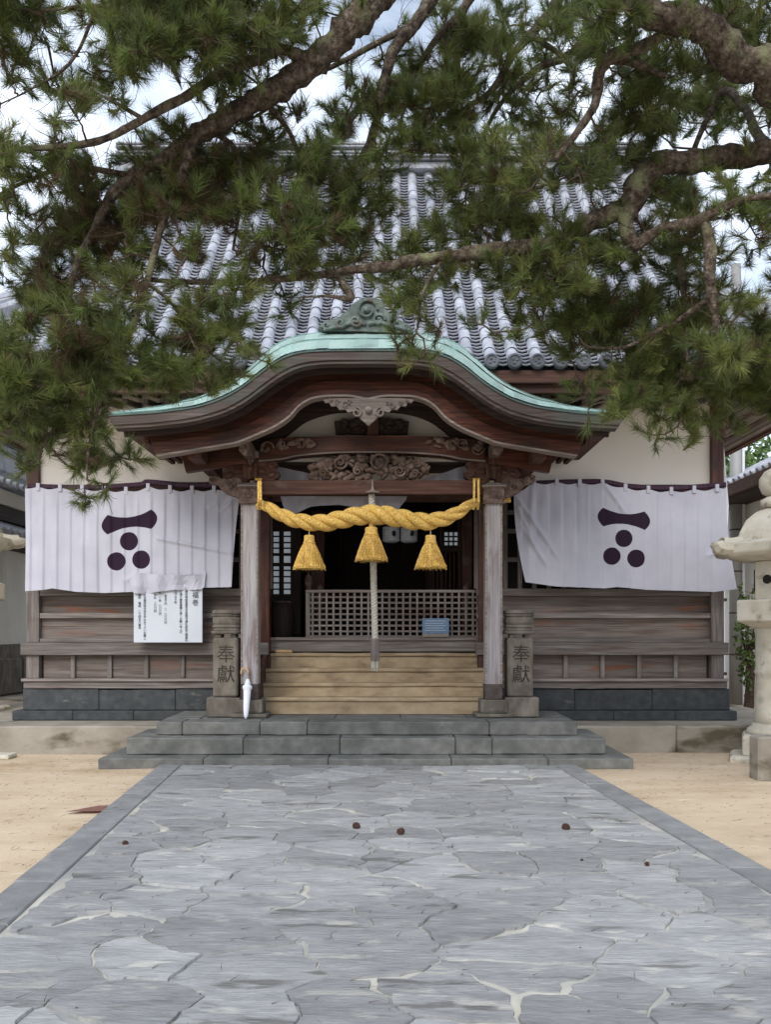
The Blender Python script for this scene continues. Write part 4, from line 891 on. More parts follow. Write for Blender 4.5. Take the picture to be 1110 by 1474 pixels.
for x_, D_ in ((563, 13.1), (589, 13.1)):
    pl = empty('paper_lantern', P(x_, 781, D_), label='%s of the two dull white paper lanterns inside the doorway' % ('left' if x_ < 570 else 'right'), cat='lantern', group='paper lanterns hanging inside')
    bm = bmesh.new(); z = PZ(781, D_); h = .24; add_lathe(bm, PX(x_, D_), D_, [(.085, z), (.12, z+.02)]+[(.122+.004*(i % 2), z+.02+i*.02) for i in range(10)]+[(.12, z+.22), (.085, z+h)], 20); from_bm('shade', bm, 'shade_paper' if 'shade_paper' in MATS else 'paper', pl)
    bm = bmesh.new(); add_tube(bm, [P(x_, 765, D_), P(x_, 738, D_)], .008, 6); add_lathe(bm, PX(x_, D_), D_, [(.09, z+h), (.09, z+h+.02)], 20); from_bm('top_ring', bm, 'black', pl)
    bm = bmesh.new(); add_blob(bm, (PX(x_+4, D_), D_-.12, z+.12), (.035, .008, .05), 2, 1, 0); from_bm('crest', bm, 'ink', pl)
for x_, y0, D_, lab in ((444, 905, 12.75, 'taller turned newel post with onion finial left of the lattice'), (460, 905, 13.0, 'shorter turned newel post with onion finial behind the lattice'), (672, 905, 12.8, 'turned newel post with onion finial at the right end of the lattice')):
    yt = {444: 824, 460: 838, 672: 838}[x_]; z0, zt = FZ+.001, PZ(yt, D_); h = zt-z0
    bm = bmesh.new(); add_lathe(bm, PX(x_, D_), D_, [(.045, z0), (.045, z0+h*.68), (.055, z0+h*.69), (.05, z0+h*.73), (.03, z0+h*.76), (.05, z0+h*.80), (.058, z0+h*.87), (.045, z0+h*.93), (.015, z0+h*.97), (.006, zt)], 16)
    from_bm('newel_post', bm, 'carved_wood', None, smooth=True, label=lab, cat='post', group='newel posts inside the doorway')

# ================================================================ INSCRIBED STONE POSTS
def offering_post(x0, x1, b0, b1, label, chars, seed):
    D = 10.98; r = random.Random(seed); c = (x0+x1)/2
    t = empty('stone_post', P(c, 1026, D), label=label, cat='post', group='inscribed stone posts beside the porch columns')
    X0, X1 = PX(x0, D), PX(x1, D); w_ = X1-X0
    box('base_block', 'post_stone', t, PX(b0, D), PX(b1, D), D-.06, D+.32, .452, PZ(1004, D), .014, .004)
    z1 = PZ(918, D); bm = bmesh.new(); add_box(bm, X0, X1, D, D+w_, PZ(1004, D)+.002, z1, .022); 
    from_bm('shaft', bm, 'post_stone', t)
    for i, (ch, y) in enumerate(zip(chars, (943, 972))): glyph(ch, c+1, y, 27, D-.002, 'carved_mark', t, 'carved_letter')
    # stacked weathered cap: feet, slab, lip, drum
    for s in (-1, 1): box('cap_foot', 'post_stone', t, (X0+X1)/2+s*.09-.035, (X0+X1)/2+s*.09+.035, D+.02, D+.25, z1+.001, PZ(913, D), .01, .004)
    zz = PZ(913, D)+.001
    for k, (yy, ww, dd) in enumerate(((907.5, 1.16, .01), (904, 1.05, .0), (899, 1.08, .0), (887, 1.07, .0), (884, 1.10, .0), (878, 1.12, .0))):
        z2 = PZ(yy, D); bm = bmesh.new(); R0 = w_*ww/2*1.06
        add_lathe(bm, (X0+X1)/2+r.uniform(-.006, .006), D+w_/2, [(R0*.94, zz+.001), (R0*1.0, zz+(z2-zz)*.25), (R0*r.uniform(.97, 1.01), zz+(z2-zz)*.7), (R0*.93, z2-.001)], 22, 0, lambda a, kk: (1+.10*abs(math.sin(2*a)))*(1+.025*noise.noise(Vector((math.cos(a)*2+k, math.sin(a)*2, kk+seed)))))
        from_bm('cap_stone', bm, 'post_stone' if k not in (2, 3) else 'post_dark' if 'post_dark' in MATS else 'post_stone', t); zz = z2
offering_post(306, 342, 298, 346, 'brown stone post carved with two characters left of the porch, beside the umbrella', '奉獻', 1)
offering_post(731, 768, 727, 775, 'brown stone post carved with two characters on the landing right of the porch', '奉獻', 2)

# ================================================================ UMBRELLA
um = empty('umbrella', P(354, 1031, 10.62), label='furled white umbrella with hooked bamboo handle leaning on the left column', cat='umbrella')
a = P(353.5, 1030, 10.72)+Vector((0, 0, .0)); a.z = .456; b = P(356.5, 978, 10.90); ax = (b-a)
bm = bmesh.new(); q = [a+ax*t for t in (0, .04, .1, .25, .45, .62, .74, .78, .82, .86, .92, 1.0)]; add_tube(bm, q, [.006, .018, .028, .036, .041, .045, .05, .062, .058, .036, .032, .022], 10)
for v in bm.verts: v.co += Vector((0, 0, 0))
from_bm('canopy', bm, 'white_plastic', um, smooth=True)
bm = bmesh.new(); add_tube(bm, [a+ax*1.0, a+ax*1.12], .007, 6); from_bm('shaft', bm, 'grey_metal', um)
hc = a+ax*1.12; bm = bmesh.new(); pts = [hc+Vector((0, 0, 0))]+[hc+Vector((-.042+.042*math.cos(t), 0, .03+.05*math.sin(t))) for t in np.linspace(0, math.pi*1.15, 12)]; add_tube(bm, pts, .011, 8); from_bm('handle', bm, 'bamboo', um, smooth=True)

# ================================================================ STONE LANTERNS
def lantern(X, D, z0, s, label, rot=0):
    t = empty('stone_lantern', (X, D, z0), label=label, cat='lantern', group='stone lanterns in the forecourt')
    def part(n, prof, seg=6, r=rot, sm=False, f=None):
        bm = bmesh.new(); add_lathe(bm, X, D, [(a*s, z0+b*s) for a, b in prof], seg, r, f)
        if not sm: bmesh.ops.bevel(bm, geom=[e for e in bm.edges], offset=.008*s, segments=1, affect='EDGES')
        for v in bm.verts: v.co += Vector((noise.noise(v.co*9), noise.noise(v.co*9+Vector((5, 5, 5))), 0))*.006
        return from_bm(n, bm, 'granite', t, smooth=sm)
    part('ground_slab', [(.64, -.02), (.64, .05), (.60, .075)], 6)
    part('base', [(.48, .077), (.48, .29), (.45, .33)], 6)
    part('lower_ring', [(.39, .332), (.36, .39), (.31, .43), (.31, .46)], 24, sm=True)
    part('shaft', [(.285, .462), (.27, .6), (.265, 1.0), (.27, 1.05), (.29, 1.08), (.27, 1.11), (.265, 1.5), (.285, 1.60), (.285, 1.615)], 28, sm=True)
    part('platform', [(.34, 1.617), (.44, 1.66), (.55, 1.70), (.55, 1.94), (.52, 1.955)], 6)
    part('fire_box', [(.31, 1.957), (.31, 2.42), (.30, 2.425)], 6)
    for k in range(6):
        a = rot+math.pi/6+k*math.pi/3; c = Vector((X+math.cos(a)*.272*s, D+math.sin(a)*.272*s, z0+2.2*s)); bm = bmesh.new()
        if k % 2 == 0: add_box(bm, -.07*s, .07*s, -.01, .01, -.13*s, .13*s, .005)
        else: g_ = bmesh.ops.create_cone(bm, cap_ends=True, segments=16, radius1=.055*s, radius2=.055*s, depth=.02, matrix=Matrix.Rotation(math.pi/2, 4, 'X'))
        bmesh.ops.rotate(bm, verts=bm.verts, cent=(0, 0, 0), matrix=Matrix.Rotation(a+math.pi/2, 3, 'Z')); bmesh.ops.translate(bm, verts=bm.verts, vec=c); from_bm('light_opening', bm, 'black', t)
    part('roof', [(.45, 2.427), (.66, 2.48), (.70, 2.52), (.70, 2.63), (.55, 2.67), (.51, 2.78), (.43, 2.92), (.30, 3.02), (.17, 3.07)], 6)
    for k in range(6):
        a = rot+k*math.pi/3; dx, dy = math.cos(a), math.sin(a); bm = bmesh.new()
        pts = [(X+dx*r*s, D+dy*r*s, z0+z*s) for r, z in ((.46, 2.66), (.55, 2.62), (.64, 2.60), (.72, 2.60), (.78, 2.61), (.79, 2.63), (.795, 2.66))]
        add_tube(bm, pts, [.08*s, .10*s, .11*s, .115*s, .11*s, .10*s, .07*s], 8); from_bm('scroll', bm, 'granite', t)
    part('lotus_ring', [(.17, 3.075), (.21, 3.10), (.21, 3.17), (.15, 3.21)], 20, sm=True)
    part('finial', [(.12, 3.212), (.19, 3.26), (.225, 3.34), (.225, 3.43), (.17, 3.52), (.08, 3.57), (.02, 3.61)], 24, sm=True)
lantern(PX(1122, 10.5), 10.5, -.01, .955, 'large weathered granite lantern on the sand right of the hall', .15)
lantern(PX(-50, 13.3), 13.3, .318, .97, 'smaller granite lantern on the terrace left of the hall', .45)
bm = bmesh.new(); x = PX(1108, 9.15); add_box(bm, x-.11, x+.13, 9.15, 9.4, -.05, .42, .02, .004); from_bm('marker_stone', bm, 'concrete', None, label='short square marker stone standing in front of the large lantern', cat='marker stone')

# ================================================================ NEIGHBOURING BUILDINGS, POLE, WALL
def tiled_slope(parent, xe, xt, y0, y1, ze, zt, s):
    """a roof slope running back in depth, with rows of round tiles going up it"""
    bm = bmesh.new(); a = [bm.verts.new(v) for v in ((xe, y0, ze), (xt, y0, zt), (xt, y1, zt), (xe, y1, ze))]; bm.faces.new(a); bmesh.ops.solidify(bm, geom=bm.faces[:], thickness=.06)
    r = from_bm('roof', bm, 'tile', parent); y = y0+.1
    while y < y1:
        bm = bmesh.new(); n = 9; add_tube(bm, [(xe+(xt-xe)*i/n, y, ze+(zt-ze)*i/n+.03) for i in range(n+1)], .07, 6); from_bm('tile_row', bm, 'tile', r); y += .27
    return r
lb = empty('side_building', (-9, 17, 0), label='white plastered building with layered tile roofs at the left edge', cat='building')
box('wall', 'white_plaster', lb, -12, -7.05, 15.0, 23, .32, 3.1); box('wall', 'stone_foot' if 'stone_foot' in MATS else 'post_stone', lb, -12, -6.98, 14.9, 23, .32, 1.25)
for k in range(4): box('foot_stone', 'post_stone', lb, -7.04+.0, -6.9, 14.8+k*1.2, 15.96+k*1.2, .32, 1.0, .03, .01)
box('white_strip', 'white_plaster', lb, -12, -6.7, 14.2, 24, 3.72, 3.98); box('dark_strip', 'dark_wood_y', lb, -12, -6.75, 14.3, 24, 3.45, 3.71); box('dark_strip', 'dark_wood_y', lb, -12, -6.9, 14.3, 24, 3.0, 3.2)
tiled_slope(lb, -6.35, -7.2, 13.8, 24, 3.15, 3.5, 1); tiled_slope(lb, -6.45, -9.5, 13.0, 24, 4.0, 4.6, 1)
box('ridge', 'tile', lb, -7.1, -6.85, 13.0, 24, 4.35, 4.85, .02); box('ridge', 'tile', lb, -7.2, -6.75, 13.0, 24, 4.86, 4.95, .02)
box('door', 'brown_wood_z', lb, -7.9, -7.5, 14.96, 15.0, 1.25, 2.9); box('meter_box', 'white_plaster', lb, -8.4, -7.6, 14.8, 14.95, 1.5, 2.0)
rb = empty('side_building', (8, 18, 0), label='cream walled building with grey tile roof behind the large lantern', cat='building')
box('wall', 'white_plaster', rb, 7.4, 12, 14.5, 26, 0, 4.1); tiled_slope(rb, 6.65, 9.6, 13.6, 26.5, 4.32, 5.75, -1)
box('eave_board', 'dark_wood_y', rb, 6.72, 7.4, 13.7, 26.4, 4.08, 4.24); box('eave_board', 'brown_wood_y', rb, 6.62, 6.72, 13.6, 26.5, 4.1, 4.33)
for k in range(6): box('wall_post', 'brown_wood_z', rb, 7.36, 7.4, 14.6+k*2, 14.75+k*2, 0, 4.0)
for k in range(3):
    w_ = box('window', 'window_glass', rb, 7.37, 7.39, 16+k*3, 17.5+k*3, 2.6, 3.5); box('sill', 'brown_wood_y', rb, 7.3, 7.4, 15.9+k*3, 17.6+k*3, 2.5, 2.58)
far = empty('side_building', (9, 28, 0), label='far low building with brown doors seen between pole and lantern', cat='building')
box('wall', 'white_plaster', far, 6, 16, 27, 31, 0, 3.2); box('roof', 'tile', far, 5.4, 16.6, 26, 32, 3.25, 3.6, .05)
for k in range(5): d_ = box('door', 'brown_wood_z', far, 8.6+k*.95, 9.4+k*.95, 26.9, 27.0, .6, 2.6)
bw = empty('boundary_wall', (0, 27, 0), label='low white boundary wall at the back of the precinct', cat='wall')
box('wall_face', 'white_plaster', bw, 5.5, 13, 23.8, 24.0, 0, .75); box('wall_face', 'white_plaster', bw, -30, 5.4, 33, 33.2, 0, 1.8); box('coping', 'tile', bw, -30, 5.5, 32.8, 33.4, 1.82, 1.98)
up = empty('utility_pole', (PX(1060, 18.5), 18.5, 0), label='tall grey concrete utility pole behind the right corner of the hall', cat='pole')
x = PX(1060, 18.5); bm = bmesh.new(); add_lathe(bm, x, 18.5, [(.135, -.02), (.12, 4), (.10, 9)], 18); from_bm('shaft', bm, 'grey_metal', up, smooth=True)
for k in range(7): bm = bmesh.new(); add_lathe(bm, x, 18.5, [(.137-.003*k, 1+k*.85), (.137-.003*k, 1.03+k*.85)], 18); from_bm('band', bm, 'iron', up)
bm = bmesh.new(); add_tube(bm, [(x+.13, 18.42, 0), (x+.12, 18.42, 8)], .028, 8); from_bm('conduit', bm, 'white_plastic', up)
dp = empty('downpipe', (HX1+.06, 12.3, .32), label='thin white drain pipe at the right corner of the hall', cat='pipe')
bm = bmesh.new(); x = HX1+.07; add_tube(bm, [(x-.02, 12.25, .33), (x-.02, 12.25, 2.1), (x+.05, 12.3, 3.2), (x-.02, 12.35, 4.3)], .028, 8); from_bm('pipe', bm, 'white_plastic', dp)
for z in (.9, 1.9): bm = bmesh.new(); add_box(bm, x-.07, x+.02, 12.2, 12.3, z, z+.04, .004); from_bm('clamp', bm, 'iron', dp)
bm = bmesh.new(); add_box(bm, HX1-.05, HX1+.03, 12.2, 12.35, 1.75, 2.0, .01); add_tube(bm, [(HX1, 12.2, 1.75), (HX1+.02, 12.17, 1.6), (HX1+.04, 12.2, 1.5)], .008, 6); from_bm('meter_box', bm, 'grey_metal', None, label='small grey switch box on the right corner of the hall', cat='switch box')

# broad leaved shrubs and trees in the background
def leafy(name, X, Y, z0, h, rx, n, label, cat, trunk=True, leaf=.09):
    t = empty(name, (X, Y, z0), label=label, cat=cat)
    rs = np.random.RandomState(int(abs(X*10)+Y)); u = rs.normal(size=(n, 3)); u /= np.linalg.norm(u, axis=1)[:, None]; r = rs.uniform(.45, 1, n)**.6
    lob = 1+.25*np.sin(u[:, 0]*6+u[:, 2]*5)
    p = u*r[:, None]*lob[:, None]*np.array((rx, rx, h*.42))+np.array((0, 0, h*.58))
    d1 = rs.normal(size=(n, 3)); d1 /= np.linalg.norm(d1, axis=1)[:, None]; d2 = np.cross(d1, rs.normal(size=(n, 3))); d2 /= np.linalg.norm(d2, axis=1)[:, None]
    V = np.stack([p-d1*leaf, p+d2*leaf*.45, p+d1*leaf, p-d2*leaf*.45], 1).reshape(-1, 3)
    link('crown', nmesh('crown', V, np.arange(4*n).reshape(-1, 4)), 'leaf', t, (X, Y, z0), kind='stuff')
    bm = bmesh.new(); add_tube(bm, [(X, Y, z0), (X+.05, Y, z0+h*.35), (X, Y+.05, z0+h*.6)], [.05+h*.02, .04+h*.012, .02], 8)
    for k in range(5): a = k*1.3; add_tube(bm, [(X, Y, z0+h*.3), (X+rx*.5*math.cos(a), Y+rx*.5*math.sin(a), z0+h*.65)], [.02+h*.006, .01], 6)
    from_bm('trunk', bm, 'twig', t)
leafy('tree', 8.3, 21.5, 0, 6.2, 1.2, 5000, 'small green broadleaf tree beside the utility pole', 'tree')
leafy('shrub', PX(1078, 16.5), 16.5, 0, 2.3, .22, 500, 'green shrub growing between the pole and the large lantern', 'shrub', leaf=.06)
for i, (x, y, h) in enumerate(((-13, 34, 8), (-7, 38, 7), (14, 36, 9), (20, 33, 8))):
    leafy('tree', x, y, 0, h, h*.38, 3000, ('broad tree rising behind the boundary wall at the far left', 'second tree behind the boundary wall, nearer the hall', 'tall tree behind the far low building', 'tree beyond the far low building at the outer right')[i], 'tree', leaf=.22)

# ================================================================ GROUND LITTER
def cone_mesh():
    bm = bmesh.new(); add_blob(bm, (0, 0, 0), (.02, .018, .026), 0, 2, 0)
    for k in range(44):
        t = k/44; th = k*2.4; ph = math.acos(1-2*t); d_ = Vector((math.sin(ph)*math.cos(th), math.sin(ph)*math.sin(th), math.cos(ph)*1.3))*.021
        add_blob(bm, d_, (.008, .008, .005), k, 1, 0)
    me = bpy.data.meshes.new('pine_cone'); bm.to_mesh(me); bm.free(); me.materials.append(MATS['cone_brown']); return me
pm = cone_mesh()
for (x, y, s, lab) in ((513, 1195, 1.0, 'dark pine cone on the path, nearer the middle of the upper pair'), (577, 1203, 1.0, 'dark pine cone on the path right below the upper middle one'), (815, 1197, 1.05, 'dark pine cone lying on the right side of the path'), (124, 1189, .85, 'pine cone on the sand beside the left kerb'), (180, 1219, .7, 'small pine cone on the left edge of the path'), (932, 1249, .55, 'tiny pine cone near the right edge of the path'), (838, 1243, .4, 'tiny dark cone scrap on the path below the right cone')):
    D = EYE*F/(y-HY)*.985; o = link('pine_cone', pm, None, None, (PX(x, D), D, .02*s+(.035 if x > 130 else 0)), label=lab, cat='pine cone', group='pine cones fallen on the forecourt'); o.scale = (s,)*3; o.rotation_euler = (random.uniform(1, 2), random.uniform(0, 3), random.uniform(0, 3))
D = EYE*F/(1166-HY); bm = bmesh.new(); x = PX(130, D); vs_ = [bm.verts.new(v) for v in ((x-.17, D-.12, .006), (x+.16, D-.10, .008), (x+.19, D+.13, .008), (x+.02, D+.15, .006))]; bm.faces.new(vs_); bmesh.ops.solidify(bm, geom=bm.faces[:], thickness=.02)
for v in bm.verts: v.co.z += .004
from_bm('brick', bm, 'brick', None, label='flat reddish brick sunk in the sand beside the left kerb', cat='brick')
D = EYE*F/(1089-HY); box('slab', 'granite', None, PX(-60, D), PX(17, D), D-.12, D+.15, -.02, .03, .01, .003, label='pale stone slab in the sand at the left edge', cat='slab')
rs = random.Random(5); V = []; T = []
for i in range(5200):       # fallen needles and grit
    x = rs.uniform(-5.5, 5.5); y = rs.uniform(3, 11); on = abs(x-pcx(y)) < PW+.24
    if y > 9.8 and -3.2 < x < 2.8: continue
    if on and rs.random() < .6: continue
    z = .047 if on else .012; a = rs.uniform(0, math.pi); l = rs.uniform(.02, .05) if rs.random() < .8 else .006; ww = .0016 if l > .01 else .005; c, s = math.cos(a), math.sin(a); b0 = len(V)
    V += [(x-c*l+s*ww, y-s*l-c*ww, z), (x-c*l-s*ww, y-s*l+c*ww, z+.002), (x+c*l, y+s*l, z+.004)]; T.append((b0, b0+1, b0+2))
link('fallen_needles', nmesh('fallen_needles', V, T), 'cone_brown', None, kind='stuff', label='scattered dry pine needles and grit on the forecourt')

# ================================================================ PINE TREES
DENS = [  # how full the foliage is, 40 px cells of the photo from its top left
 "7536999999632233665477455555", "6424899987653245665677622366", "6524635654345365644642677776", "2354111333425667645552578875",
 "2143213345335577757624667632", "6666677675673562888746664322", "3577789998777632898866546455", "6877899988677732788655456667",
 "4788864347877565547867456578", "3788643333576476556888656532", "3888653662411144237889988533", "3888776751000064125479999868",
 "8999878861000065101487999988", "8899669941000013000047999999", "8887011100000000000002789988", "3775000000000000000000016422", "1777400000000000000000000000", "0154200000000000000000000000", "0000000000000000000000000000"]
def dens(cx, cy):
    if 0 <= cy < len(DENS) and 0 <= cx < 28: return int(DENS[cy][cx])
    if cy < 0: return int(DENS[0][min(27, max(0, cx))])*.7
    if cx < 0 and cy < len(DENS)-1: return int(DENS[cy][0])*.8
    if cx > 27 and cy < len(DENS)-2: return max(4, int(DENS[cy][27]))*.8
    return 0
def limb_px(*pts): return [(*P(x, y, D), r) for x, y, D, r in pts]
TA = [  # right hand tree
 [(4.9, 6.2, -.1, .33), (4.85, 6.15, .4, .28), (4.6, 6.1, 2, .25), (4.75, 6.3, 3.6, .23), (4.5, 6.2, 5.2, .2), (4.7, 5.9, 6.8, .16), (4.6, 5.6, 8.2, .08)],
 [(4.55, 6.2, 4.8, .16)]+limb_px((1300, 175, 6.2, .12), (1200, 205, 6.1, .11), (1110, 225, 6.1, .105), (1040, 226, 6.05, .10), (985, 235, 6.0, .095), (945, 240, 6.0, .105), (925, 262, 6.0, .11), (908, 290, 6.0, .10), (880, 308, 6.0, .085), (840, 325, 6.0, .075), (790, 347, 6.0, .07), (735, 357, 6.05, .065), (690, 362, 6.1, .06), (640, 368, 6.1, .055), (590, 376, 6.1, .05), (545, 384, 6.15, .045), (500, 391, 6.2, .04), (440, 399, 6.2, .034), (360, 405, 6.2, .03), (280, 407, 6.2, .024), (214, 404, 6.2, .018)),
 limb_px((905, 290, 6.0, .09), (902, 325, 5.98, .075), (914, 352, 5.95, .06), (950, 335, 5.9, .05), (1000, 318, 5.8, .045), (1060, 290, 5.7, .035), (1120, 280, 5.6, .025)),
 limb_px((1010, 315, 5.8, .04), (1022, 345, 5.8, .055), (1024, 400, 5.8, .05), (1030, 450, 5.85, .035), (1035, 520, 5.9, .02)),
 limb_px((975, 325, 6.3, .03), (980, 380, 6.3, .035), (985, 440, 6.3, .025), (990, 520, 6.3, .015)),
 [(4.65, 5.9, 6.2, .17)]+limb_px((1180, 120, 5.6, .15), (1110, 100, 5.5, .145), (1050, 66, 5.4, .13), (990, 38, 5.3, .115), (930, 12, 5.2, .105), (870, -25, 5.1, .1), (780, -80, 5.0, .07)),
 limb_px((975, 38, 5.3, .05), (930, 62, 5.35, .045), (880, 82, 5.4, .05), (862, 108, 5.45, .05), (855, 150, 5.5, .04), (828, 195, 5.5, .032), (800, 230, 5.5, .02)),
 limb_px((862, 90, 5.45, .04), (905, 88, 5.5, .03), (960, 110, 5.5, .02)),
 limb_px((480, 393, 6.2, .02), (490, 405, 6.15, .035), (503, 428, 6.1, .03), (470, 426, 6.1, .012), (430, 428, 6.1, .008)),
 limb_px((1110, 225, 6.1, .05), (1050, 130, 6.6, .04), (1010, 190, 6.7, .03), (960, 320, 6.8, .02)),
 limb_px((1180, 640, 6.4, .03), (1110, 575, 6.5, .025), (1040, 550, 6.5, .02), (980, 545, 6.5, .012)),
 limb_px((1024, 430, 5.9, .03), (960, 470, 6.2, .022), (900, 500, 6.3, .015), (850, 500, 6.3, .01)),
 limb_px((790, 347, 6.0, .03), (770, 380, 6.1, .02), (740, 430, 6.2, .012)), limb_px((640, 368, 6.1, .025), (610, 420, 6.1, .015), (600, 480, 6.1, .008)),
 limb_px((1140, 560, 6.3, .03), (1150, 400, 6.2, .04), (1200, 260, 6.1, .05)),
]
TB = [  # limb of the second tree reaching over the path from above
 [(4.3, 2.9, -.1, .36), (4.25, 2.9, .5, .3), (3.9, 3.1, 3, .27), (3.6, 3.4, 5.2, .25), (2.9, 4.0, 7.2, .22), (1.6, 4.8, 7.6, .18), (.7, 5.4, 6.6, .14)]+limb_px((590, -60, 5.8, .13), (530, 0, 5.8, .12), (495, 35, 5.8, .115), (460, 78, 5.8, .11), (420, 108, 5.8, .105), (375, 138, 5.85, .095), (330, 168, 5.9, .085), (295, 185, 5.9, .08), (250, 215, 5.95, .06), (190, 255, 6.0, .05), (150, 300, 6.0, .04), (110, 380, 6.0, .03), (90, 470, 6.0, .02)),
 limb_px((440, 85, 5.75, .055), (400, 72, 5.7, .05), (340, 95, 5.65, .045), (270, 138, 5.6, .04), (205, 170, 5.6, .034), (140, 203, 5.6, .03), (70, 212, 5.6, .025), (0, 215, 5.6, .02), (-60, 230, 5.6, .012)),
 limb_px((205, 170, 5.6, .02), (160, 145, 5.6, .014), (130, 130, 5.6, .008)),
 limb_px((280, 190, 5.9, .05), (262, 250, 5.9, .04), (232, 330, 5.9, .034), (212, 405, 5.9, .03), (185, 480, 5.95, .026), (150, 560, 6.0, .02), (128, 640, 6.0, .014), (125, 690, 6.0, .008)),
 limb_px((640, -40, 6.4, .07), (600, 30, 6.4, .06), (562, 80, 6.4, .055), (548, 140, 6.4, .05), (535, 200, 6.4, .04), (510, 240, 6.4, .022), (485, 272, 6.4, .012)),
 limb_px((536, 195, 6.4, .03), (545, 235, 6.4, .02), (555, 280, 6.4, .012)), limb_px((536, 200, 6.4, .03), (520, 250, 6.4, .018), (515, 275, 6.4, .01)),
 limb_px((600, 30, 6.4, .03), (520, 75, 6.4, .026), (450, 110, 6.4, .02), (380, 160, 6.4, .014), (340, 180, 6.4, .01)),
 limb_px((700, -40, 6.6, .05), (660, 20, 6.6, .04), (620, 70, 6.6, .03), (590, 120, 6.6, .02), (575, 190, 6.6, .012)),
 limb_px((820, -30, 6.6, .06), (790, 20, 6.6, .05), (745, 70, 6.6, .045), (715, 120, 6.6, .035), (680, 150, 6.6, .025), (630, 180, 6.6, .018), (590, 230, 6.6, .01)),
 limb_px((870, -20, 6.8, .06), (868, 30, 6.8, .055), (820, 80, 6.8, .04), (770, 100, 6.8, .035), (720, 150, 6.8, .025), (690, 210, 6.8, .012)),
 limb_px((760, 50, 6.5, .03), (800, 75, 6.5, .025), (830, 110, 6.5, .015)),
 limb_px((300, 185, 5.9, .03), (340, 220, 6.1, .025), (345, 290, 6.1, .018), (335, 360, 6.1, .012)), limb_px((375, 140, 5.85, .03), (420, 200, 6.1, .02), (440, 280, 6.1, .012)),
 limb_px((190, 255, 6, .03), (100, 240, 5.8, .022), (40, 260, 5.8, .016), (-20, 290, 5.8, .01)), limb_px((212, 405, 5.9, .02), (250, 440, 6.0, .014), (280, 500, 6.0, .008)),
 limb_px((90, 470, 6, .02), (60, 540, 6, .014), (30, 590, 6, .008)), limb_px((340, 95, 5.65, .03), (250, 40, 5.5, .022), (150, 10, 5.4, .016), (60, 15, 5.4, .01)), limb_px((140, 10, 5.4, .015), (100, 90, 5.5, .012), (40, 130, 5.5, .008), (0, 150, 5.5, .006)),
]
def add_limb(bm, pts, skel):
    q = smooth_line(pts, 9); P3 = [Vector(p[:3]) for p in q]; R = [max(.004, float(p[3])*.74) for p in q]
    out = [p+Vector((noise.noise(p*3), noise.noise(p*3+Vector((9, 0, 0))), noise.noise(p*3+Vector((0, 9, 0)))))*r*.7 for p, r in zip(P3, R)]
    seg = 20 if max(R) > .06 else 9
    rings = add_tube(bm, out, [r*(1+.12*noise.noise(p*7)) for p, r in zip(out, R)], seg)
    for ring, p, r in zip(rings, out, R):
        for v in ring: v.co += (v.co-p)*(.34*noise.noise(v.co*13)+.22*noise.noise(v.co*34))*(1 if r > .03 else .5)
    for p in out: skel.append(np.array(p))
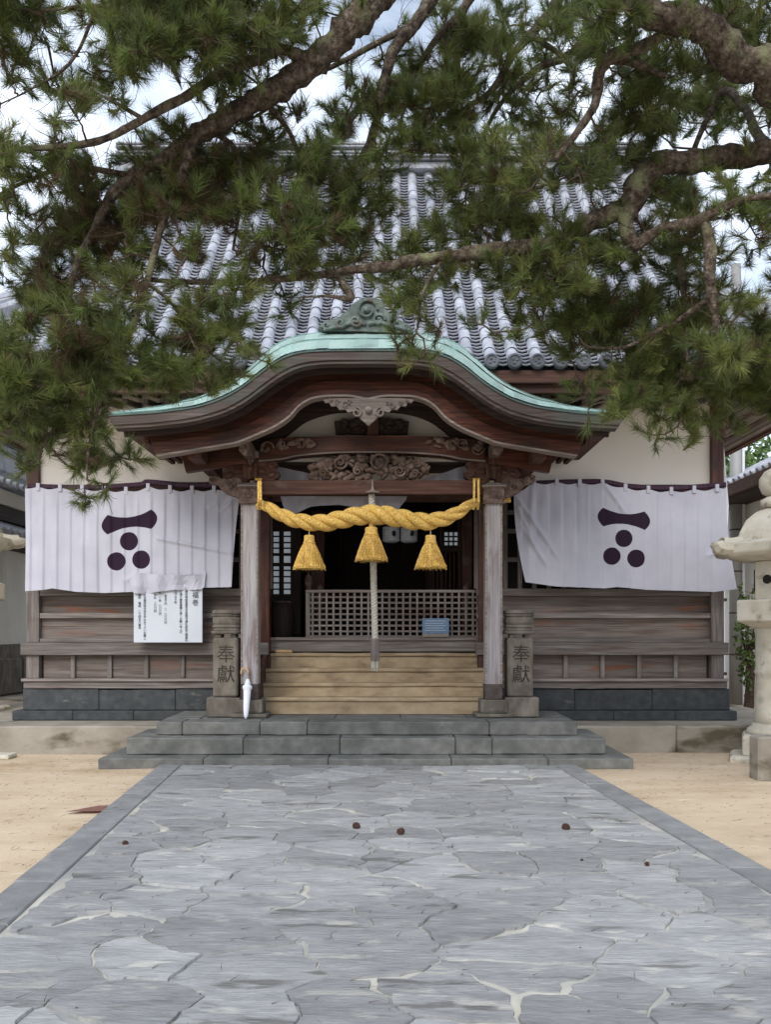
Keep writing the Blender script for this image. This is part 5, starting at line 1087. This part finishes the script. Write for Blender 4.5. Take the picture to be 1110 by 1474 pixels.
def pine(name, limbs, X, Y, label, owns, seed):
    rs = np.random.RandomState(seed); root = empty(name, (X, Y, 0), label=label, cat='pine tree', group='pine trees reaching over the forecourt')
    skel = []; bm = bmesh.new()
    for l in limbs: add_limb(bm, l, skel)
    from_bm('trunk', bm, 'bark', root, smooth=True)
    skel = np.array(skel); skel = skel[skel[:, 2] > 2.4]
    # tufts placed by the density grid
    T = []; H = []
    for cy in range(-2, len(DENS)):
        for cx in range(-2, 31):
            if not owns(cx, cy): continue
            dn = dens(cx, cy)
            for _ in range(rs.poisson(DK*(dn/9)**1.75*(1.4 if cy < 5 else 1))):
                px = (cx+rs.rand())*40+rs.normal()*5; py = (cy+rs.rand())*40+rs.normal()*5
                q = np.stack([CX+skel[:, 0]*F/skel[:, 1], HY-(skel[:, 2]-EYE)*F/skel[:, 1]], 1); dd = (q[:, 0]-px)**2+(q[:, 1]-py)**2; i = np.argmin(dd)
                D = skel[i, 1]+abs(rs.normal())*.42-(.05 if seed == 1 else .18)+.15*math.sin(px*.012+py*.02); D = min(max(D, 4.7), 8.2)
                H.append(((px-CX)/F*D, D, EYE-(py-HY)/F*D)); m = max(2, rs.poisson(3.0+5.0*dn/9))
                for _k in range(m):
                    v = rs.normal(size=3)+np.array((0, 0, .45)); v /= np.linalg.norm(v); T.append(np.array(H[-1])+v*rs.uniform(.03, .17)*np.array((1.1, 1, .75)))
    T = np.array(T); nT = len(T); H = np.array(H); nodes = list(skel); twV = bmesh.new()
    ds = np.array([np.min(np.sum((skel-h)**2, 1)) for h in H]); order = np.argsort(ds); NA = np.array(nodes)
    def curvy(a, b, r0, r1, n=4):
        a = np.array(a); b = np.array(b); L_ = np.linalg.norm(b-a); pts = []; sag = rs.normal(size=3)*L_*.10+np.array((0, 0, -L_*.08))
        for k in range(n+1): t = k/n; pts.append(a+(b-a)*t+sag*math.sin(math.pi*t)+(rs.normal(size=3)*L_*.025 if 0 < k < n else 0))
        return pts, [r0+(r1-r0)*k/n for k in range(n+1)]
    segs = []
    for i in order:
        d2 = np.sum((NA-H[i])**2, 1); j = np.argmin(d2); L_ = math.sqrt(d2[j]); pts, rad = curvy(NA[j], H[i], .006+.009*min(1, L_), .0045, 5); segs.append((pts, rad, 5)); NA = np.concatenate([NA, np.array(pts[1:])])
    dirs = np.zeros((nT, 3))
    for i in range(nT):
        d2 = np.sum((NA-T[i])**2, 1); j = np.argmin(d2); L_ = math.sqrt(d2[j])
        if L_ > 1e-4: dirs[i] = (T[i]-NA[j])/L_
        if L_ > .03: pts, rad = curvy(NA[j], T[i], .0045, .003, 3); segs.append((pts, rad, 3))
    for pts, rad, sg in segs: add_tube(twV, pts, rad, sg, False)
    # dead bare twigs, fine and tangled
    for i in rs.choice(len(NA), min(1500, len(NA)), replace=False):
        d_ = rs.normal(size=3); d_ /= np.linalg.norm(d_); pts, rad = curvy(NA[i], NA[i]+d_*rs.uniform(.08, .3), .003, .0012, 4); add_tube(twV, pts, rad, 3, False)
    me = bpy.data.meshes.new('twigs'); twV.to_mesh(me); twV.free(); link('twigs', me, 'twig', root, kind='stuff')
    # needles
    K_ = 95; ax = dirs*1.1+np.array((0, 0, .35))+rs.normal(size=(nT, 3))*.3; ax /= np.linalg.norm(ax, axis=1)[:, None]
    A = np.repeat(ax, K_, 0); O = np.repeat(T, K_, 0); n = nT*K_; szt = np.repeat(rs.uniform(.75, 1.2, nT), K_)
    t = rs.uniform(-.10, .015, n)*szt; rv = rs.normal(size=(n, 3)); rv -= A*np.sum(rv*A, 1)[:, None]; rv /= np.linalg.norm(rv, axis=1)[:, None]
    th = np.radians(rs.uniform(8, 58, n)); dr_ = A*np.cos(th)[:, None]+rv*np.sin(th)[:, None]; dr_[:, 2] -= .10; dr_ /= np.linalg.norm(dr_, axis=1)[:, None]
    ln = rs.uniform(.07, .125, n)*szt; side = np.cross(dr_, rs.normal(size=(n, 3))); side /= np.linalg.norm(side, axis=1)[:, None]; wd = .0019
    B = O+A*t[:, None]; V = np.stack([B-side*wd, B+side*wd, B+dr_*ln[:, None]], 1).reshape(-1, 3)
    q = rs.rand(nT); u = rs.rand(nT)[:, None]; c = np.array((.072, .102, .034))*(1-u)+np.array((.18, .20, .06))*u
    big = np.array([noise.noise(Vector(p)*1.1) for p in T])[:, None]; c = c*(1+.5*big)
    sx = CX+T[:, 0]*F/T[:, 1]; sy = HY-(T[:, 2]-EYE)*F/T[:, 1]        # older, dying shoots gather along the big left limb
    dry = np.clip(1.2-np.hypot((sx-230)/230, (sy-310)/110), 0, 1)*.5+np.clip(1.2-np.hypot((sx-90)/90, (sy-480)/150), 0, 1)*.3+.05
    c = np.where((q < .16)[:, None], np.array((.15, .20, .055)), c); c = np.where((q > 1-dry)[:, None], np.array((.115, .082, .045)), c)
    c = np.clip(c, .01, .5); C = np.repeat(np.concatenate([c, np.ones((nT, 1))], 1), K_*3, 0); C[:, :3] *= np.repeat(rs.uniform(.75, 1.25, n), 3)[:, None]
    link('crown', nmesh('crown', V, np.arange(3*n).reshape(-1, 3), C), 'needle', root, kind='stuff')
    print('pine', name, 'tufts', nT)
DK = 5.2
def ownsA(cx, cy): return cx >= 21 or (cx >= 12 and cy >= 8) or (cx >= 14 and cy >= 5)
pine('pine_tree', TA, 4.9, 6.2, 'pine tree right of the path with a thick elbowed limb', ownsA, 1)
pine('pine_tree', TB, 4.3, 2.9, 'pine tree whose long limb crosses the path and droops at the left', lambda a, b: not ownsA(a, b), 2)
